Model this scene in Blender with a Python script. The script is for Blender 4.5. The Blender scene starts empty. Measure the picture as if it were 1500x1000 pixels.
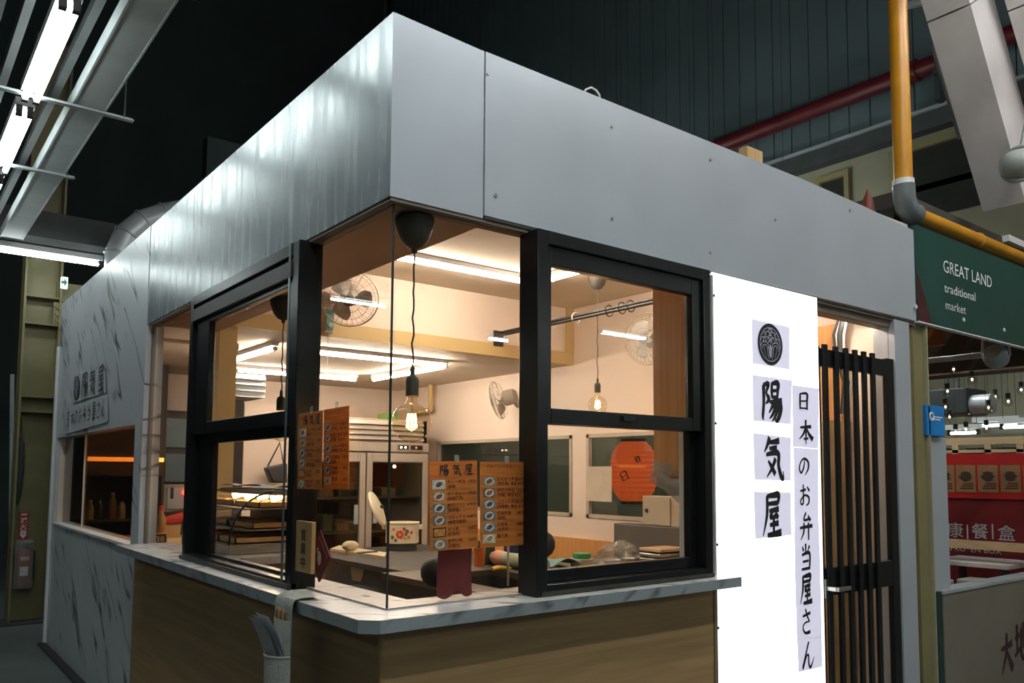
import bpy, math, random
from mathutils import Vector, Matrix
random.seed(7)
ORD = ['first', 'second', 'third', 'fourth', 'fifth', 'sixth', 'seventh', 'eighth', 'ninth', 'tenth', 'eleventh', 'twelfth', 'thirteenth', 'fourteenth', 'fifteenth']
SC = bpy.context.scene
COL = SC.collection

# ------------------------------------------------------------------ camera
FPX, PX, PY = 1193.12, 758.48, 602.51
YAW, PITCH, ROLL = math.radians(51.7537), math.radians(4.3322), math.radians(.3111)
CAM = Vector((-1.246, -2.2435, 1.5))
_f = Vector((math.cos(YAW)*math.cos(PITCH), math.sin(YAW)*math.cos(PITCH), math.sin(PITCH)))
_r = Vector((math.sin(YAW), -math.cos(YAW), 0)); _u = _r.cross(_f)
RT = math.cos(ROLL)*_r + math.sin(ROLL)*_u
UP = -math.sin(ROLL)*_r + math.cos(ROLL)*_u
FW = _f
cd = bpy.data.cameras.new('camera'); cam = bpy.data.objects.new('camera', cd); COL.objects.link(cam)
cd.sensor_fit = 'HORIZONTAL'; cd.sensor_width = 36; cd.lens = 36*FPX/1500
cd.shift_x = (750-PX)/1500; cd.shift_y = (PY-500)/1500; cd.clip_start = .05
m = Matrix.Identity(4)
for i in range(3):
    m[i][0] = RT[i]; m[i][1] = UP[i]; m[i][2] = -FW[i]; m[i][3] = CAM[i]
cam.matrix_world = m
SC.camera = cam

# ------------------------------------------------------------------ world, exposure
SC.view_settings.view_transform = 'Standard'; SC.view_settings.look = 'None'
SC.view_settings.gamma = 1; SC.view_settings.use_curve_mapping = False
SC.view_settings.exposure = 0.3
wd = bpy.data.worlds.new('hall_air'); SC.world = wd; wd.use_nodes = True
wd.node_tree.nodes['Background'].inputs[0].default_value = (.55, .75, .85, 1)
wd.node_tree.nodes['Background'].inputs[1].default_value = .012
INNER_L = 88.0      # kitchen tubes
HALL_L = 60.0       # market hall tubes
ROW_L = 20.0        # near tube row over the left aisle
SIGN_L = 1.7       # lightbox face

# pixel -> ray hits on planes
def ray(x, y): return RT*((x-PX)/FPX) - UP*((y-PY)/FPX) + FW
def AX(x, y, X): d = ray(x, y); return CAM + d*((X-CAM.x)/d.x)
def AY(x, y, Y): d = ray(x, y); return CAM + d*((Y-CAM.y)/d.y)
def AZ(x, y, Z): d = ray(x, y); return CAM + d*((Z-CAM.z)/d.z)
def AD(x, y, D): return CAM + ray(x, y)*D

# ------------------------------------------------------------------ materials
MATS = {}
def base(name):
    mt = bpy.data.materials.new(name); mt.use_nodes = True
    nt = mt.node_tree; b = nt.nodes['Principled BSDF']
    return mt, nt, b
def N(nt, t, **kw):
    n = nt.nodes.new(t)
    for k, v in kw.items():
        if k.startswith('i_'): n.inputs[k[2:]].default_value = v
        else: setattr(n, k, v)
    return n
def ramp(nt, a, ca, b_, cb):
    r = N(nt, 'ShaderNodeValToRGB'); e = r.color_ramp.elements
    e[0].position = a; e[0].color = (*ca, 1); e[1].position = b_; e[1].color = (*cb, 1)
    return r
def coords(nt, scale=(1, 1, 1), rot=(0, 0, 0)):
    tc = N(nt, 'ShaderNodeTexCoord'); mp = N(nt, 'ShaderNodeMapping')
    mp.inputs['Scale'].default_value = scale; mp.inputs['Rotation'].default_value = rot
    nt.links.new(tc.outputs['Object'], mp.inputs['Vector'])
    return mp.outputs['Vector']
def plain(name, col, rough=.6, metal=0., var=.12, scale=6., bump=0., bscale=None, stretch=(1, 1, 1), spec=.5):
    if name in MATS: return MATS[name]
    mt, nt, b = base(name)
    v = coords(nt, stretch)
    n = N(nt, 'ShaderNodeTexNoise'); n.inputs['Scale'].default_value = scale; n.inputs['Detail'].default_value = 4
    nt.links.new(v, n.inputs['Vector'])
    r = ramp(nt, .3, tuple(c*(1-var) for c in col), .7, tuple(min(1, c*(1+var)) for c in col))
    nt.links.new(n.outputs['Fac'], r.inputs['Fac']); nt.links.new(r.outputs['Color'], b.inputs['Base Color'])
    b.inputs['Roughness'].default_value = rough; b.inputs['Metallic'].default_value = metal
    b.inputs['Specular IOR Level'].default_value = spec
    if bump:
        n2 = N(nt, 'ShaderNodeTexNoise'); n2.inputs['Scale'].default_value = bscale or scale*4
        nt.links.new(v, n2.inputs['Vector'])
        bp = N(nt, 'ShaderNodeBump'); bp.inputs['Strength'].default_value = bump; bp.inputs['Distance'].default_value = .01
        nt.links.new(n2.outputs['Fac'], bp.inputs['Height']); nt.links.new(bp.outputs['Normal'], b.inputs['Normal'])
    MATS[name] = mt; return mt
def wood(name, c1, c2, stretch, rough=.5, scale=3.):
    if name in MATS: return MATS[name]
    mt, nt, b = base(name)
    v = coords(nt, stretch)
    n = N(nt, 'ShaderNodeTexNoise'); n.inputs['Scale'].default_value = scale; n.inputs['Detail'].default_value = 6; n.inputs['Distortion'].default_value = .6
    nt.links.new(v, n.inputs['Vector'])
    r = ramp(nt, .32, c1, .68, c2)
    nt.links.new(n.outputs['Fac'], r.inputs['Fac']); nt.links.new(r.outputs['Color'], b.inputs['Base Color'])
    b.inputs['Roughness'].default_value = rough
    MATS[name] = mt; return mt
def marble(name, col, vein, rot, scale=1., rough=.3, amount=.028):
    if name in MATS: return MATS[name]
    mt, nt, b = base(name)
    v = coords(nt, (scale, scale, scale), rot)
    mp = N(nt, 'ShaderNodeMapping'); mp.inputs['Scale'].default_value = (1., .75, 5.5)
    nt.links.new(v, mp.inputs['Vector'])
    n = N(nt, 'ShaderNodeTexNoise'); n.inputs['Scale'].default_value = 1.15; n.inputs['Detail'].default_value = 2.2; n.inputs['Distortion'].default_value = .25
    nt.links.new(mp.outputs['Vector'], n.inputs['Vector'])
    s = N(nt, 'ShaderNodeMath', operation='SUBTRACT'); s.inputs[1].default_value = .5
    nt.links.new(n.outputs['Fac'], s.inputs[0])
    a = N(nt, 'ShaderNodeMath', operation='ABSOLUTE'); nt.links.new(s.outputs[0], a.inputs[0])
    r1 = ramp(nt, .0, (1, 1, 1), amount, (0, 0, 0)); nt.links.new(a.outputs[0], r1.inputs['Fac'])
    n2 = N(nt, 'ShaderNodeTexNoise'); n2.inputs['Scale'].default_value = 3.2; n2.inputs['Detail'].default_value = 2
    mp2 = N(nt, 'ShaderNodeMapping'); mp2.inputs['Scale'].default_value = (1., .8, 1.6); nt.links.new(v, mp2.inputs['Vector'])
    nt.links.new(mp2.outputs['Vector'], n2.inputs['Vector'])
    r2 = ramp(nt, .47, (0, 0, 0), .56, (1, 1, 1)); nt.links.new(n2.outputs['Fac'], r2.inputs['Fac'])
    mu = N(nt, 'ShaderNodeMath', operation='MULTIPLY'); nt.links.new(r1.outputs['Color'], mu.inputs[0]); nt.links.new(r2.outputs['Color'], mu.inputs[1])
    n3 = N(nt, 'ShaderNodeTexNoise'); n3.inputs['Scale'].default_value = 2.; nt.links.new(v, n3.inputs['Vector'])
    rb = ramp(nt, .3, tuple(c*.9 for c in col), .7, col); nt.links.new(n3.outputs['Fac'], rb.inputs['Fac'])
    mx = N(nt, 'ShaderNodeMix', data_type='RGBA'); mx.inputs[7].default_value = (*vein, 1)
    nt.links.new(rb.outputs['Color'], mx.inputs[6]); nt.links.new(mu.outputs[0], mx.inputs[0])
    nt.links.new(mx.outputs[2], b.inputs['Base Color']); b.inputs['Roughness'].default_value = rough
    MATS[name] = mt; return mt
def glass(name, tint=(.97, .98, .97), ior=1.45, rough=0., haze=0.):
    if name in MATS: return MATS[name]
    mt, nt, b = base(name); nt.nodes.remove(b); out = nt.nodes['Material Output']
    tr = N(nt, 'ShaderNodeBsdfTransparent'); tr.inputs[0].default_value = (*tint, 1)
    gl = N(nt, 'ShaderNodeBsdfGlossy'); gl.inputs['Roughness'].default_value = rough
    fr = N(nt, 'ShaderNodeFresnel'); ge = N(nt, 'ShaderNodeNewGeometry')      # same Fresnel on both faces of the thin pane
    im = N(nt, 'ShaderNodeMapRange'); im.inputs['To Min'].default_value = ior; im.inputs['To Max'].default_value = 1/ior
    nt.links.new(ge.outputs['Backfacing'], im.inputs['Value']); nt.links.new(im.outputs['Result'], fr.inputs['IOR'])
    n = N(nt, 'ShaderNodeTexNoise'); n.inputs['Scale'].default_value = 1.3; nt.links.new(coords(nt), n.inputs['Vector'])
    bp = N(nt, 'ShaderNodeBump'); bp.inputs['Strength'].default_value = .02; bp.inputs['Distance'].default_value = .01
    nt.links.new(n.outputs['Fac'], bp.inputs['Height']); nt.links.new(bp.outputs['Normal'], gl.inputs['Normal'])
    mx = N(nt, 'ShaderNodeMixShader'); nt.links.new(fr.outputs[0], mx.inputs[0]); nt.links.new(tr.outputs[0], mx.inputs[1]); nt.links.new(gl.outputs[0], mx.inputs[2])
    if haze:
        df = N(nt, 'ShaderNodeBsdfDiffuse'); df.inputs[0].default_value = (.8, .8, .78, 1)
        m2 = N(nt, 'ShaderNodeMixShader'); m2.inputs[0].default_value = haze; nt.links.new(mx.outputs[0], m2.inputs[1]); nt.links.new(df.outputs[0], m2.inputs[2]); mx = m2
    nt.links.new(mx.outputs[0], out.inputs['Surface'])
    MATS[name] = mt; return mt
def emit(name, col, s, var=0.):
    if name in MATS: return MATS[name]
    mt, nt, b = base(name); nt.nodes.remove(b); out = nt.nodes['Material Output']
    e = N(nt, 'ShaderNodeEmission'); e.inputs[0].default_value = (*col, 1); e.inputs[1].default_value = s
    nt.links.new(e.outputs[0], out.inputs['Surface'])
    MATS[name] = mt; return mt

def translucent(name, col, f=.6):
    mt, nt, b = base(name); out = nt.nodes['Material Output']
    n = N(nt, 'ShaderNodeTexNoise'); n.inputs['Scale'].default_value = 9.; nt.links.new(coords(nt), n.inputs['Vector'])
    r = ramp(nt, .3, tuple(c*.96 for c in col), .7, col); nt.links.new(n.outputs['Fac'], r.inputs['Fac'])
    nt.links.new(r.outputs['Color'], b.inputs['Base Color']); b.inputs['Roughness'].default_value = .8
    tr = N(nt, 'ShaderNodeBsdfTranslucent'); nt.links.new(r.outputs['Color'], tr.inputs[0])
    mx = N(nt, 'ShaderNodeMixShader'); mx.inputs[0].default_value = f
    nt.links.new(b.outputs[0], mx.inputs[1]); nt.links.new(tr.outputs[0], mx.inputs[2]); nt.links.new(mx.outputs[0], out.inputs['Surface'])
    MATS[name] = mt; return mt

def fascia_mat(name, col, rough, streak):
    mt, nt, b = base(name)
    v = coords(nt, (1, 1, 1))
    mp = N(nt, 'ShaderNodeMapping'); mp.inputs['Scale'].default_value = (9., 9., .7) if streak else (1.5, 1.5, 1.5); nt.links.new(v, mp.inputs['Vector'])
    n = N(nt, 'ShaderNodeTexNoise'); n.inputs['Scale'].default_value = 2.2; n.inputs['Detail'].default_value = 2; nt.links.new(mp.outputs['Vector'], n.inputs['Vector'])
    r = ramp(nt, .3, tuple(c*.96 for c in col), .7, tuple(c*1.03 for c in col)); nt.links.new(n.outputs['Fac'], r.inputs['Fac'])
    nt.links.new(r.outputs['Color'], b.inputs['Base Color'])
    rr = ramp(nt, .25, (rough*(.75 if streak else .94),)*3, .75, (rough*(1.3 if streak else 1.08),)*3); nt.links.new(n.outputs['Fac'], rr.inputs['Fac']); nt.links.new(rr.outputs['Color'], b.inputs['Roughness'])
    if streak:
        n4 = N(nt, 'ShaderNodeTexNoise'); n4.inputs['Scale'].default_value = 1.6; n4.inputs['Detail'].default_value = 1; nt.links.new(mp.outputs['Vector'], n4.inputs['Vector'])
        bp = N(nt, 'ShaderNodeBump'); bp.inputs['Strength'].default_value = streak; bp.inputs['Distance'].default_value = .006
        nt.links.new(n4.outputs['Fac'], bp.inputs['Height']); nt.links.new(bp.outputs['Normal'], b.inputs['Normal'])
    b.inputs['Metallic'].default_value = .25; b.inputs['Specular IOR Level'].default_value = .6
    MATS[name] = mt; return mt

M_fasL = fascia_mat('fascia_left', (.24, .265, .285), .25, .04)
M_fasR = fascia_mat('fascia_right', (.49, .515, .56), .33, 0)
M_black = plain('black_aluminium', (.012, .013, .014), .28, .3, .2, 20)
M_blackp = plain('black_plastic', (.018, .018, .018), .45, 0, .2, 20)
M_taupe = plain('taupe_trim', (.16, .12, .09), .6)
M_soffit = wood('soffit_board', (.30, .16, .09), (.36, .20, .115), (2, .4, 2), .55)
M_marbleL = marble('marble_laminate_wall', (.57, .58, .61), (.03, .033, .038), (math.radians(-42), 0, 0), .9, .3, .032)
M_marbleC = marble('marble_laminate_counter', (.70, .69, .68), (.16, .13, .10), (math.radians(-42), math.radians(30), 0), 2.2, .25, .05)
M_woodfront = wood('oak_laminate', (.29, .175, .075), (.40, .25, .115), (.5, .5, 11), .45)
M_wallw = plain('cream_wall_paint', (.84, .70, .585), .7, 0, .03, 2)
M_ceil = plain('ceiling_board', (.66, .56, .44), .8, 0, .07, 3)
M_yellow = plain('yellow_beam_paint', (.62, .45, .20), .6, 0, .05, 3)
M_steel = plain('stainless_steel', (.50, .49, .46), .3, .9, .1, 14, stretch=(1, 1, 6))
M_dsteel = plain('dark_steel', (.05, .046, .04), .45, .4, .25, 8)
M_galv = plain('galvanised_duct', (.60, .63, .65), .32, .2, .15, 5)
M_gray = plain('grey_paint', (.33, .36, .36), .55, 0, .1, 5)
M_dgray = plain('dark_grey_paint', (.05, .055, .055), .6, 0, .2, 5)
M_olive = plain('olive_steel_paint', (.21, .178, .08), .5, 0, .14, 4)
M_white = plain('white_paint', (.72, .72, .72), .5, 0, .05, 5)
M_cream = plain('cream_plastic', (.72, .62, .46), .4, 0, .05, 5)
M_green = plain('green_signboard', (.012, .055, .045), .35, 0, .15, 2)
M_maroon = plain('maroon_signboard', (.06, .014, .018), .35, 0, .1, 3)
M_red = plain('red_paint', (.42, .012, .012), .4, 0, .12, 4)
M_dred = plain('dark_red_cloth', (.16, .012, .012), .7, 0, .15, 6)
M_redpipe = plain('red_pipe_paint', (.13, .012, .016), .4, 0, .15, 5)
M_ypipe = plain('yellow_pipe_paint', (.55, .24, .012), .38, 0, .15, 4)
M_ink = plain('black_ink', (.012, .012, .014), .7, 0, .1, 10)
M_brownink = plain('brown_ink', (.07, .02, .006), .7, 0, .1, 10)
M_redink = plain('rust_ink', (.30, .05, .01), .7, 0, .1, 10)
M_paper = translucent('thin_white_paper', (.70, .68, .82), .33)
M_paperd = plain('grey_white_paper', (.42, .43, .45), .7, 0, .05, 8)
M_menu = wood('menu_woodgrain_print', (.52, .20, .035), (.74, .34, .08), (1.2, 1.2, 22), .5, 4)
M_bamboo = wood('bamboo_laminate', (.58, .26, .07), (.72, .36, .12), (14, 14, .5), .5)
M_ply = wood('plywood', (.45, .27, .11), (.58, .37, .17), (6, 6, .6), .55)
M_pine = wood('pine', (.55, .36, .19), (.68, .48, .28), (1, 1, 6), .5)
nt = M_menu.node_tree; b_ = nt.nodes['Principled BSDF']; tr_ = N(nt, 'ShaderNodeBsdfTranslucent'); mx_ = N(nt, 'ShaderNodeMixShader'); mx_.inputs[0].default_value = .5      # thin laminated sheet lets the kitchen light through
nt.links.new(b_.inputs['Base Color'].links[0].from_socket, tr_.inputs[0]); nt.links.new(b_.outputs[0], mx_.inputs[1]); nt.links.new(tr_.outputs[0], mx_.inputs[2]); nt.links.new(mx_.outputs[0], nt.nodes['Material Output'].inputs['Surface'])
M_glass = glass('window_glass')
M_glasst = glass('tinted_glass', (.62, .50, .36))
M_bulb = glass('amber_bulb_glass', (.97, .91, .80), 1.6)
M_plast = glass('clear_plastic', (.90, .90, .88), 1.7, .15, .16)
M_tubeI = emit('warm_tube', (1, .83, .68), INNER_L)
M_tubeH = emit('cool_tube', (.88, 1, .98), HALL_L)
M_tubeR = emit('cool_tube_near', (.88, 1, .98), ROW_L)
M_fil = emit('filament', (1, .55, .16), 160)
M_led_r = emit('red_led', (1, .05, .02), 6)
M_led_w = emit('warm_led', (1, .72, .40), 40)
M_refl_o = emit('orange_reflection', (1, .36, .06), 3.5)  # glow for an orange reflection, not a lamp
M_bulbglow = emit('string_bulb_glow', (1, .92, .75), 7)
M_sign = emit('lightbox_face', (1, 1, 1), SIGN_L)
M_concrete = plain('hall_concrete', (.10, .115, .11), .45, 0, .25, 1.6, .1, 30)
M_clad = plain('steel_cladding', (.12, .16, .17), .5, .05, .12, 1.2)
M_cladgap = plain('cladding_joint', (.012, .018, .02), .7)
M_beigewall = plain('beige_plaster', (.24, .22, .15), .8, 0, .1, 1.5)
M_hall = plain('dark_hall_wall', (.035, .05, .048), .8, 0, .25, .6)
M_teal = plain('teal_plastic', (.07, .26, .25), .4)
M_tanbox = plain('beige_cabinet', (.50, .43, .33), .5, 0, .06, 4)

# ------------------------------------------------------------------ mesh builder
class MB:
    def __init__(s, T=None): s.v = []; s.f = []; s.T = T
    def _a(s, pts, faces):
        o = len(s.v)
        for p in pts:
            p = Vector(p)
            s.v.append(s.T @ p if s.T else p)
        s.f += [tuple(i+o for i in f) for f in faces]; return s
    def box(s, x0, x1, y0, y1, z0, z1):
        return s._a([(x0, y0, z0), (x1, y0, z0), (x1, y1, z0), (x0, y1, z0), (x0, y0, z1), (x1, y0, z1), (x1, y1, z1), (x0, y1, z1)],
                    [(3, 2, 1, 0), (4, 5, 6, 7), (0, 1, 5, 4), (1, 2, 6, 5), (2, 3, 7, 6), (3, 0, 4, 7)])
    def hexa(s, p):      # 8 corners, bottom ring then top ring
        return s._a(p, [(3, 2, 1, 0), (4, 5, 6, 7), (0, 1, 5, 4), (1, 2, 6, 5), (2, 3, 7, 6), (3, 0, 4, 7)])
    def cyl(s, p0, p1, r, r1=None, n=16, caps=True):
        p0, p1 = Vector(p0), Vector(p1); d = (p1-p0).normalized(); r1 = r if r1 is None else r1
        a = d.orthogonal().normalized(); b = d.cross(a)
        ring = lambda c, q: [c + a*(q*math.cos(2*math.pi*i/n)) + b*(q*math.sin(2*math.pi*i/n)) for i in range(n)]
        f = [(i, (i+1) % n, n+(i+1) % n, n+i) for i in range(n)]
        if caps: f += [tuple(reversed(range(n))), tuple(range(n, 2*n))]
        return s._a(ring(p0, r)+ring(p1, r1), f)
    def tube(s, pts, r, n=8, closed=False):
        pts = [Vector(p) for p in pts]; k = len(pts); V = []; a = None
        for i, p in enumerate(pts):
            q = pts[(i+1) % k] if (closed or i < k-1) else p
            o = pts[i-1] if (closed or i > 0) else p
            d = (q-o).normalized()
            if a is None: a = d.orthogonal().normalized()
            a = (a - d*a.dot(d)); a = a.normalized() if a.length > 1e-6 else d.orthogonal().normalized()
            b = d.cross(a); rr = r[i] if isinstance(r, (list, tuple)) else r
            V += [p + a*(rr*math.cos(2*math.pi*j/n)) + b*(rr*math.sin(2*math.pi*j/n)) for j in range(n)]
        F = []
        for i in range(k if closed else k-1):
            for j in range(n):
                F.append((i*n+j, i*n+(j+1) % n, ((i+1) % k)*n+(j+1) % n, ((i+1) % k)*n+j))
        if not closed: F += [tuple(reversed(range(n))), tuple(range((k-1)*n, k*n))]
        return s._a(V, F)
    def ring(s, c, nrm, R, r, n=32, m_=6):
        c = Vector(c); nrm = Vector(nrm).normalized(); a = nrm.orthogonal().normalized(); b = nrm.cross(a)
        return s.tube([c + a*(R*math.cos(2*math.pi*i/n)) + b*(R*math.sin(2*math.pi*i/n)) for i in range(n)], r, m_, True)
    def lathe(s, prof, c=(0, 0, 0), n=24, sx=1, sy=1):
        c = Vector(c); V = []; F = []; k = len(prof)
        for (r, z) in prof:
            V += [c + Vector((r*sx*math.cos(2*math.pi*i/n), r*sy*math.sin(2*math.pi*i/n), z)) for i in range(n)]
        for i in range(k-1):
            for j in range(n): F.append((i*n+j, i*n+(j+1) % n, (i+1)*n+(j+1) % n, (i+1)*n+j))
        F += [tuple(reversed(range(n))), tuple(range((k-1)*n, k*n))]
        return s._a(V, F)
    def sph(s, c, r, n=16, sz=1, sx=1, sy=1):
        return s.lathe([(max(1e-4, r*math.sin(math.pi*i/(n//2))), -r*sz*math.cos(math.pi*i/(n//2))) for i in range(n//2+1)], c, n, sx, sy)
    def poly(s, pts): return s._a(pts, [tuple(range(len(pts)))])
    def prism(s, pts, off):
        pts = [Vector(p) for p in pts]; off = Vector(off); n = len(pts)
        return s._a(pts+[p+off for p in pts], [tuple(reversed(range(n))), tuple(range(n, 2*n))]+[(i, (i+1) % n, n+(i+1) % n, n+i) for i in range(n)])
    def grid(s, fn, nu, nv, thick=None):
        V = [Vector(fn(i/nu, j/nv)) for j in range(nv+1) for i in range(nu+1)]
        F = [(j*(nu+1)+i, j*(nu+1)+i+1, (j+1)*(nu+1)+i+1, (j+1)*(nu+1)+i) for j in range(nv) for i in range(nu)]
        return s._a(V, F)
    def stroke(s, pts, P, w=1.):      # brush stroke: (x, y, width) points laid on a surface P(x, y)
        q = []
        n = len(pts)
        for i in range(n-1):
            p0, p1, p2, p3 = pts[max(0, i-1)], pts[i], pts[i+1], pts[min(n-1, i+2)]
            for k in range(5):
                t = k/5.; q.append([.5*((2*p1[c]) + (p2[c]-p0[c])*t + (2*p0[c]-5*p1[c]+4*p2[c]-p3[c])*t*t + (3*p1[c]-p0[c]-3*p2[c]+p3[c])*t**3) for c in range(3)])
        q.append(list(pts[-1]))
        V = []; k = len(q)
        for i, (x, y, ww) in enumerate(q):
            a, b = q[max(0, i-1)], q[min(k-1, i+1)]
            dx, dy = b[0]-a[0], b[1]-a[1]; L = math.hypot(dx, dy) or 1
            h = max(.008, ww)*w*.5; V += [P(x-dy/L*h, y+dx/L*h), P(x+dy/L*h, y-dx/L*h)]
        F = [(2*i, 2*i+1, 2*i+3, 2*i+2) for i in range(k-1)]
        return s._a(V, F)

WO = {}
def tag(o, label=None, cat=None, group=None, kind=None):
    if label: o['label'] = label
    if cat: o['category'] = cat
    if group: o['group'] = group
    if kind: o['kind'] = kind
    return o
def thing(name, label, cat, loc, group=None, kind=None):
    o = bpy.data.objects.new(name, None); COL.objects.link(o); o.location = loc; o.empty_display_size = .05
    WO[o.name] = Vector(loc); return tag(o, label, cat, group, kind)
def build(name, mb, mat, parent=None, label=None, cat=None, group=None, kind=None, smooth=False, bevel=0):
    if parent is not None: org = WO[parent.name]; loc = Vector((0, 0, 0)); wl = org
    else:
        xs = [v.x for v in mb.v]; ys = [v.y for v in mb.v]; zs = [v.z for v in mb.v]
        org = Vector(((min(xs)+max(xs))/2, (min(ys)+max(ys))/2, min(zs))); loc = org; wl = org
    me = bpy.data.meshes.new(name); me.from_pydata([v-org for v in mb.v], [], mb.f); me.update()
    if smooth:
        me.polygons.foreach_set('use_smooth', [True]*len(me.polygons))
        try: me.set_sharp_from_angle(angle=math.radians(40))
        except Exception: pass
    me.materials.append(mat)
    o = bpy.data.objects.new(name, me); COL.objects.link(o); o.location = loc
    if parent is not None: o.parent = parent
    WO[o.name] = wl
    if bevel:
        b = o.modifiers.new('bevel', 'BEVEL'); b.width = bevel; b.segments = 2; b.limit_method = 'ANGLE'
    return tag(o, label, cat, group, kind)
def S(name, mb, mat, **kw): return build(name, mb, mat, kind='structure', **kw)
def bx(*a): return MB().box(*a)
_tc = {}
def text(s, size, o, u, v, mat, parent, name='lettering', align='LEFT', bold=0., lift=.0012, sx=1., **kw):
    key = (s, align, bold)
    if key not in _tc:
        cu = bpy.data.curves.new('t', 'FONT'); cu.body = s; cu.size = 1; cu.align_x = align; cu.resolution_u = 2; cu.offset = bold
        ob = bpy.data.objects.new('t', cu); COL.objects.link(ob)
        me = bpy.data.meshes.new_from_object(ob.evaluated_get(bpy.context.evaluated_depsgraph_get()))
        _tc[key] = ([tuple(x.co) for x in me.vertices], [tuple(p.vertices) for p in me.polygons])
        bpy.data.objects.remove(ob); bpy.data.meshes.remove(me); bpy.data.curves.remove(cu)
    V, F = _tc[key]; o, u, v = Vector(o), Vector(u), Vector(v); n = u.cross(v)
    mb = MB(); mb._a([o + u*(p[0]*size*sx) + v*(p[1]*size) + n*lift for p in V], F)
    return build(name, mb, mat, parent, **kw)
UR, UL, UZ = Vector((1, 0, 0)), Vector((0, -1, 0)), Vector((0, 0, 1))
def T_of(o, u, v):      # local frame: x=u, y=v, z=u x v
    u, v = Vector(u).normalized(), Vector(v).normalized(); n = u.cross(v); M = Matrix.Identity(4)
    for i in range(3): M[i][0] = u[i]; M[i][1] = v[i]; M[i][2] = n[i]; M[i][3] = o[i]
    return M

GLYPH = {
 '陽': [[(.10,.90,.04),(.12,.85,.08),(.12,.45,.07),(.07,.10,.06),(.12,.04,.02)], [(.12,.88,.05),(.34,.92,.08),(.24,.70,.05),(.35,.55,.08),(.20,.42,.02)],
      [(.50,.97,.05),(.49,.75,.07),(.50,.57,.05)], [(.50,.94,.05),(.78,.96,.09),(.76,.75,.07),(.74,.57,.05)], [(.52,.76,.05),(.74,.78,.05)], [(.50,.60,.05),(.76,.61,.06)],
      [(.38,.47,.05),(.65,.50,.07),(.96,.53,.09)], [(.56,.47,.07),(.44,.30,.05),(.34,.20,.02)], [(.48,.36,.05),(.88,.42,.09),(.84,.18,.09),(.70,.02,.07),(.60,.08,.02)],
      [(.64,.37,.07),(.52,.18,.06),(.36,.06,.02)], [(.78,.38,.07),(.64,.14,.06),(.48,.0,.02)]],
 '気': [[(.32,.98,.08),(.22,.80,.07),(.06,.62,.02)], [(.26,.85,.05),(.55,.87,.07),(.80,.90,.09)], [(.30,.71,.05),(.68,.74,.07)],
      [(.14,.56,.05),(.72,.61,.09),(.74,.32,.08),(.86,.06,.09),(.97,.0,.05),(.97,.18,.02)], [(.24,.42,.04),(.42,.26,.08),(.58,.10,.08)], [(.60,.48,.08),(.42,.25,.06),(.16,.04,.02)]],
 '屋': [[(.25,.92,.05),(.60,.95,.08),(.84,.95,.09),(.80,.75,.06)], [(.27,.75,.05),(.80,.77,.07)], [(.27,.93,.07),(.25,.50,.07),(.05,.03,.02)], [(.36,.59,.05),(.84,.63,.08)],
      [(.56,.61,.07),(.40,.44,.05),(.76,.48,.07)], [(.66,.56,.05),(.80,.42,.08)], [(.38,.27,.05),(.82,.31,.08)], [(.58,.44,.07),(.57,.06,.06)], [(.26,.04,.06),(.60,.06,.08),(.95,.09,.10)]],
 '日': [[(.28,.92,.06),(.27,.50,.07),(.26,.06,.05)], [(.28,.90,.05),(.74,.93,.08),(.74,.50,.07),(.73,.04,.06)], [(.32,.50,.05),(.68,.53,.05)], [(.28,.12,.05),(.74,.13,.05)]],
 '本': [[(.12,.66,.05),(.88,.72,.08)], [(.50,.98,.07),(.50,.50,.07),(.50,.0,.03)], [(.48,.68,.06),(.32,.40,.06),(.04,.20,.02)], [(.52,.68,.04),(.70,.42,.08),(.98,.20,.12)], [(.34,.21,.05),(.66,.24,.05)]],
 'の': [[(.56,.80,.04),(.46,.42,.06),(.25,.16,.06),(.10,.36,.06),(.22,.68,.05),(.52,.86,.06),(.84,.70,.08),(.84,.36,.07),(.55,.04,.02)]],
 'お': [[(.12,.68,.05),(.60,.75,.06)], [(.38,.96,.06),(.38,.50,.06),(.36,.18,.06),(.20,.12,.05),(.14,.28,.05),(.50,.50,.05),(.84,.40,.07),(.80,.16,.06),(.58,.06,.02)], [(.70,.86,.04),(.90,.68,.08)]],
 '弁': [[(.50,.98,.06),(.34,.72,.05),(.76,.76,.06)], [(.64,.88,.04),(.82,.68,.08)], [(.04,.44,.05),(.96,.50,.08)], [(.34,.62,.06),(.32,.30,.06),(.10,.02,.02)], [(.66,.62,.07),(.66,.0,.05)]],
 '当': [[(.50,.98,.07),(.50,.66,.05)], [(.24,.88,.04),(.34,.72,.07)], [(.80,.90,.07),(.66,.72,.03)], [(.20,.58,.05),(.78,.63,.08),(.76,.05,.06)], [(.26,.34,.05),(.72,.37,.05)], [(.16,.07,.05),(.78,.10,.06)]],
 'さ': [[(.15,.70,.05),(.82,.80,.07)], [(.40,.98,.06),(.56,.66,.06),(.74,.46,.04)], [(.74,.46,.03),(.36,.44,.04),(.16,.26,.05),(.36,.04,.06),(.78,.06,.08)]],
 'ん': [[(.56,.96,.06),(.30,.50,.06),(.06,.03,.07),(.36,.44,.04),(.52,.46,.06),(.54,.14,.06),(.70,.03,.06),(.97,.36,.02)]],
 '大': [[(.08,.60,.06),(.92,.70,.12)], [(.52,.98,.09),(.46,.50,.10),(.10,.02,.03)], [(.52,.55,.05),(.72,.26,.12),(.92,.06,.16)]],
 '地': [[(.04,.58,.06),(.40,.64,.09)], [(.22,.90,.10),(.20,.20,.09)], [(.0,.16,.06),(.42,.30,.08)], [(.46,.52,.06),(.90,.66,.10),(.86,.36,.07)], [(.70,.95,.09),(.68,.30,.08)], [(.52,.80,.09),(.52,.15,.09),(.70,.05,.09),(.98,.10,.08),(.98,.26,.03)]],
}
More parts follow.
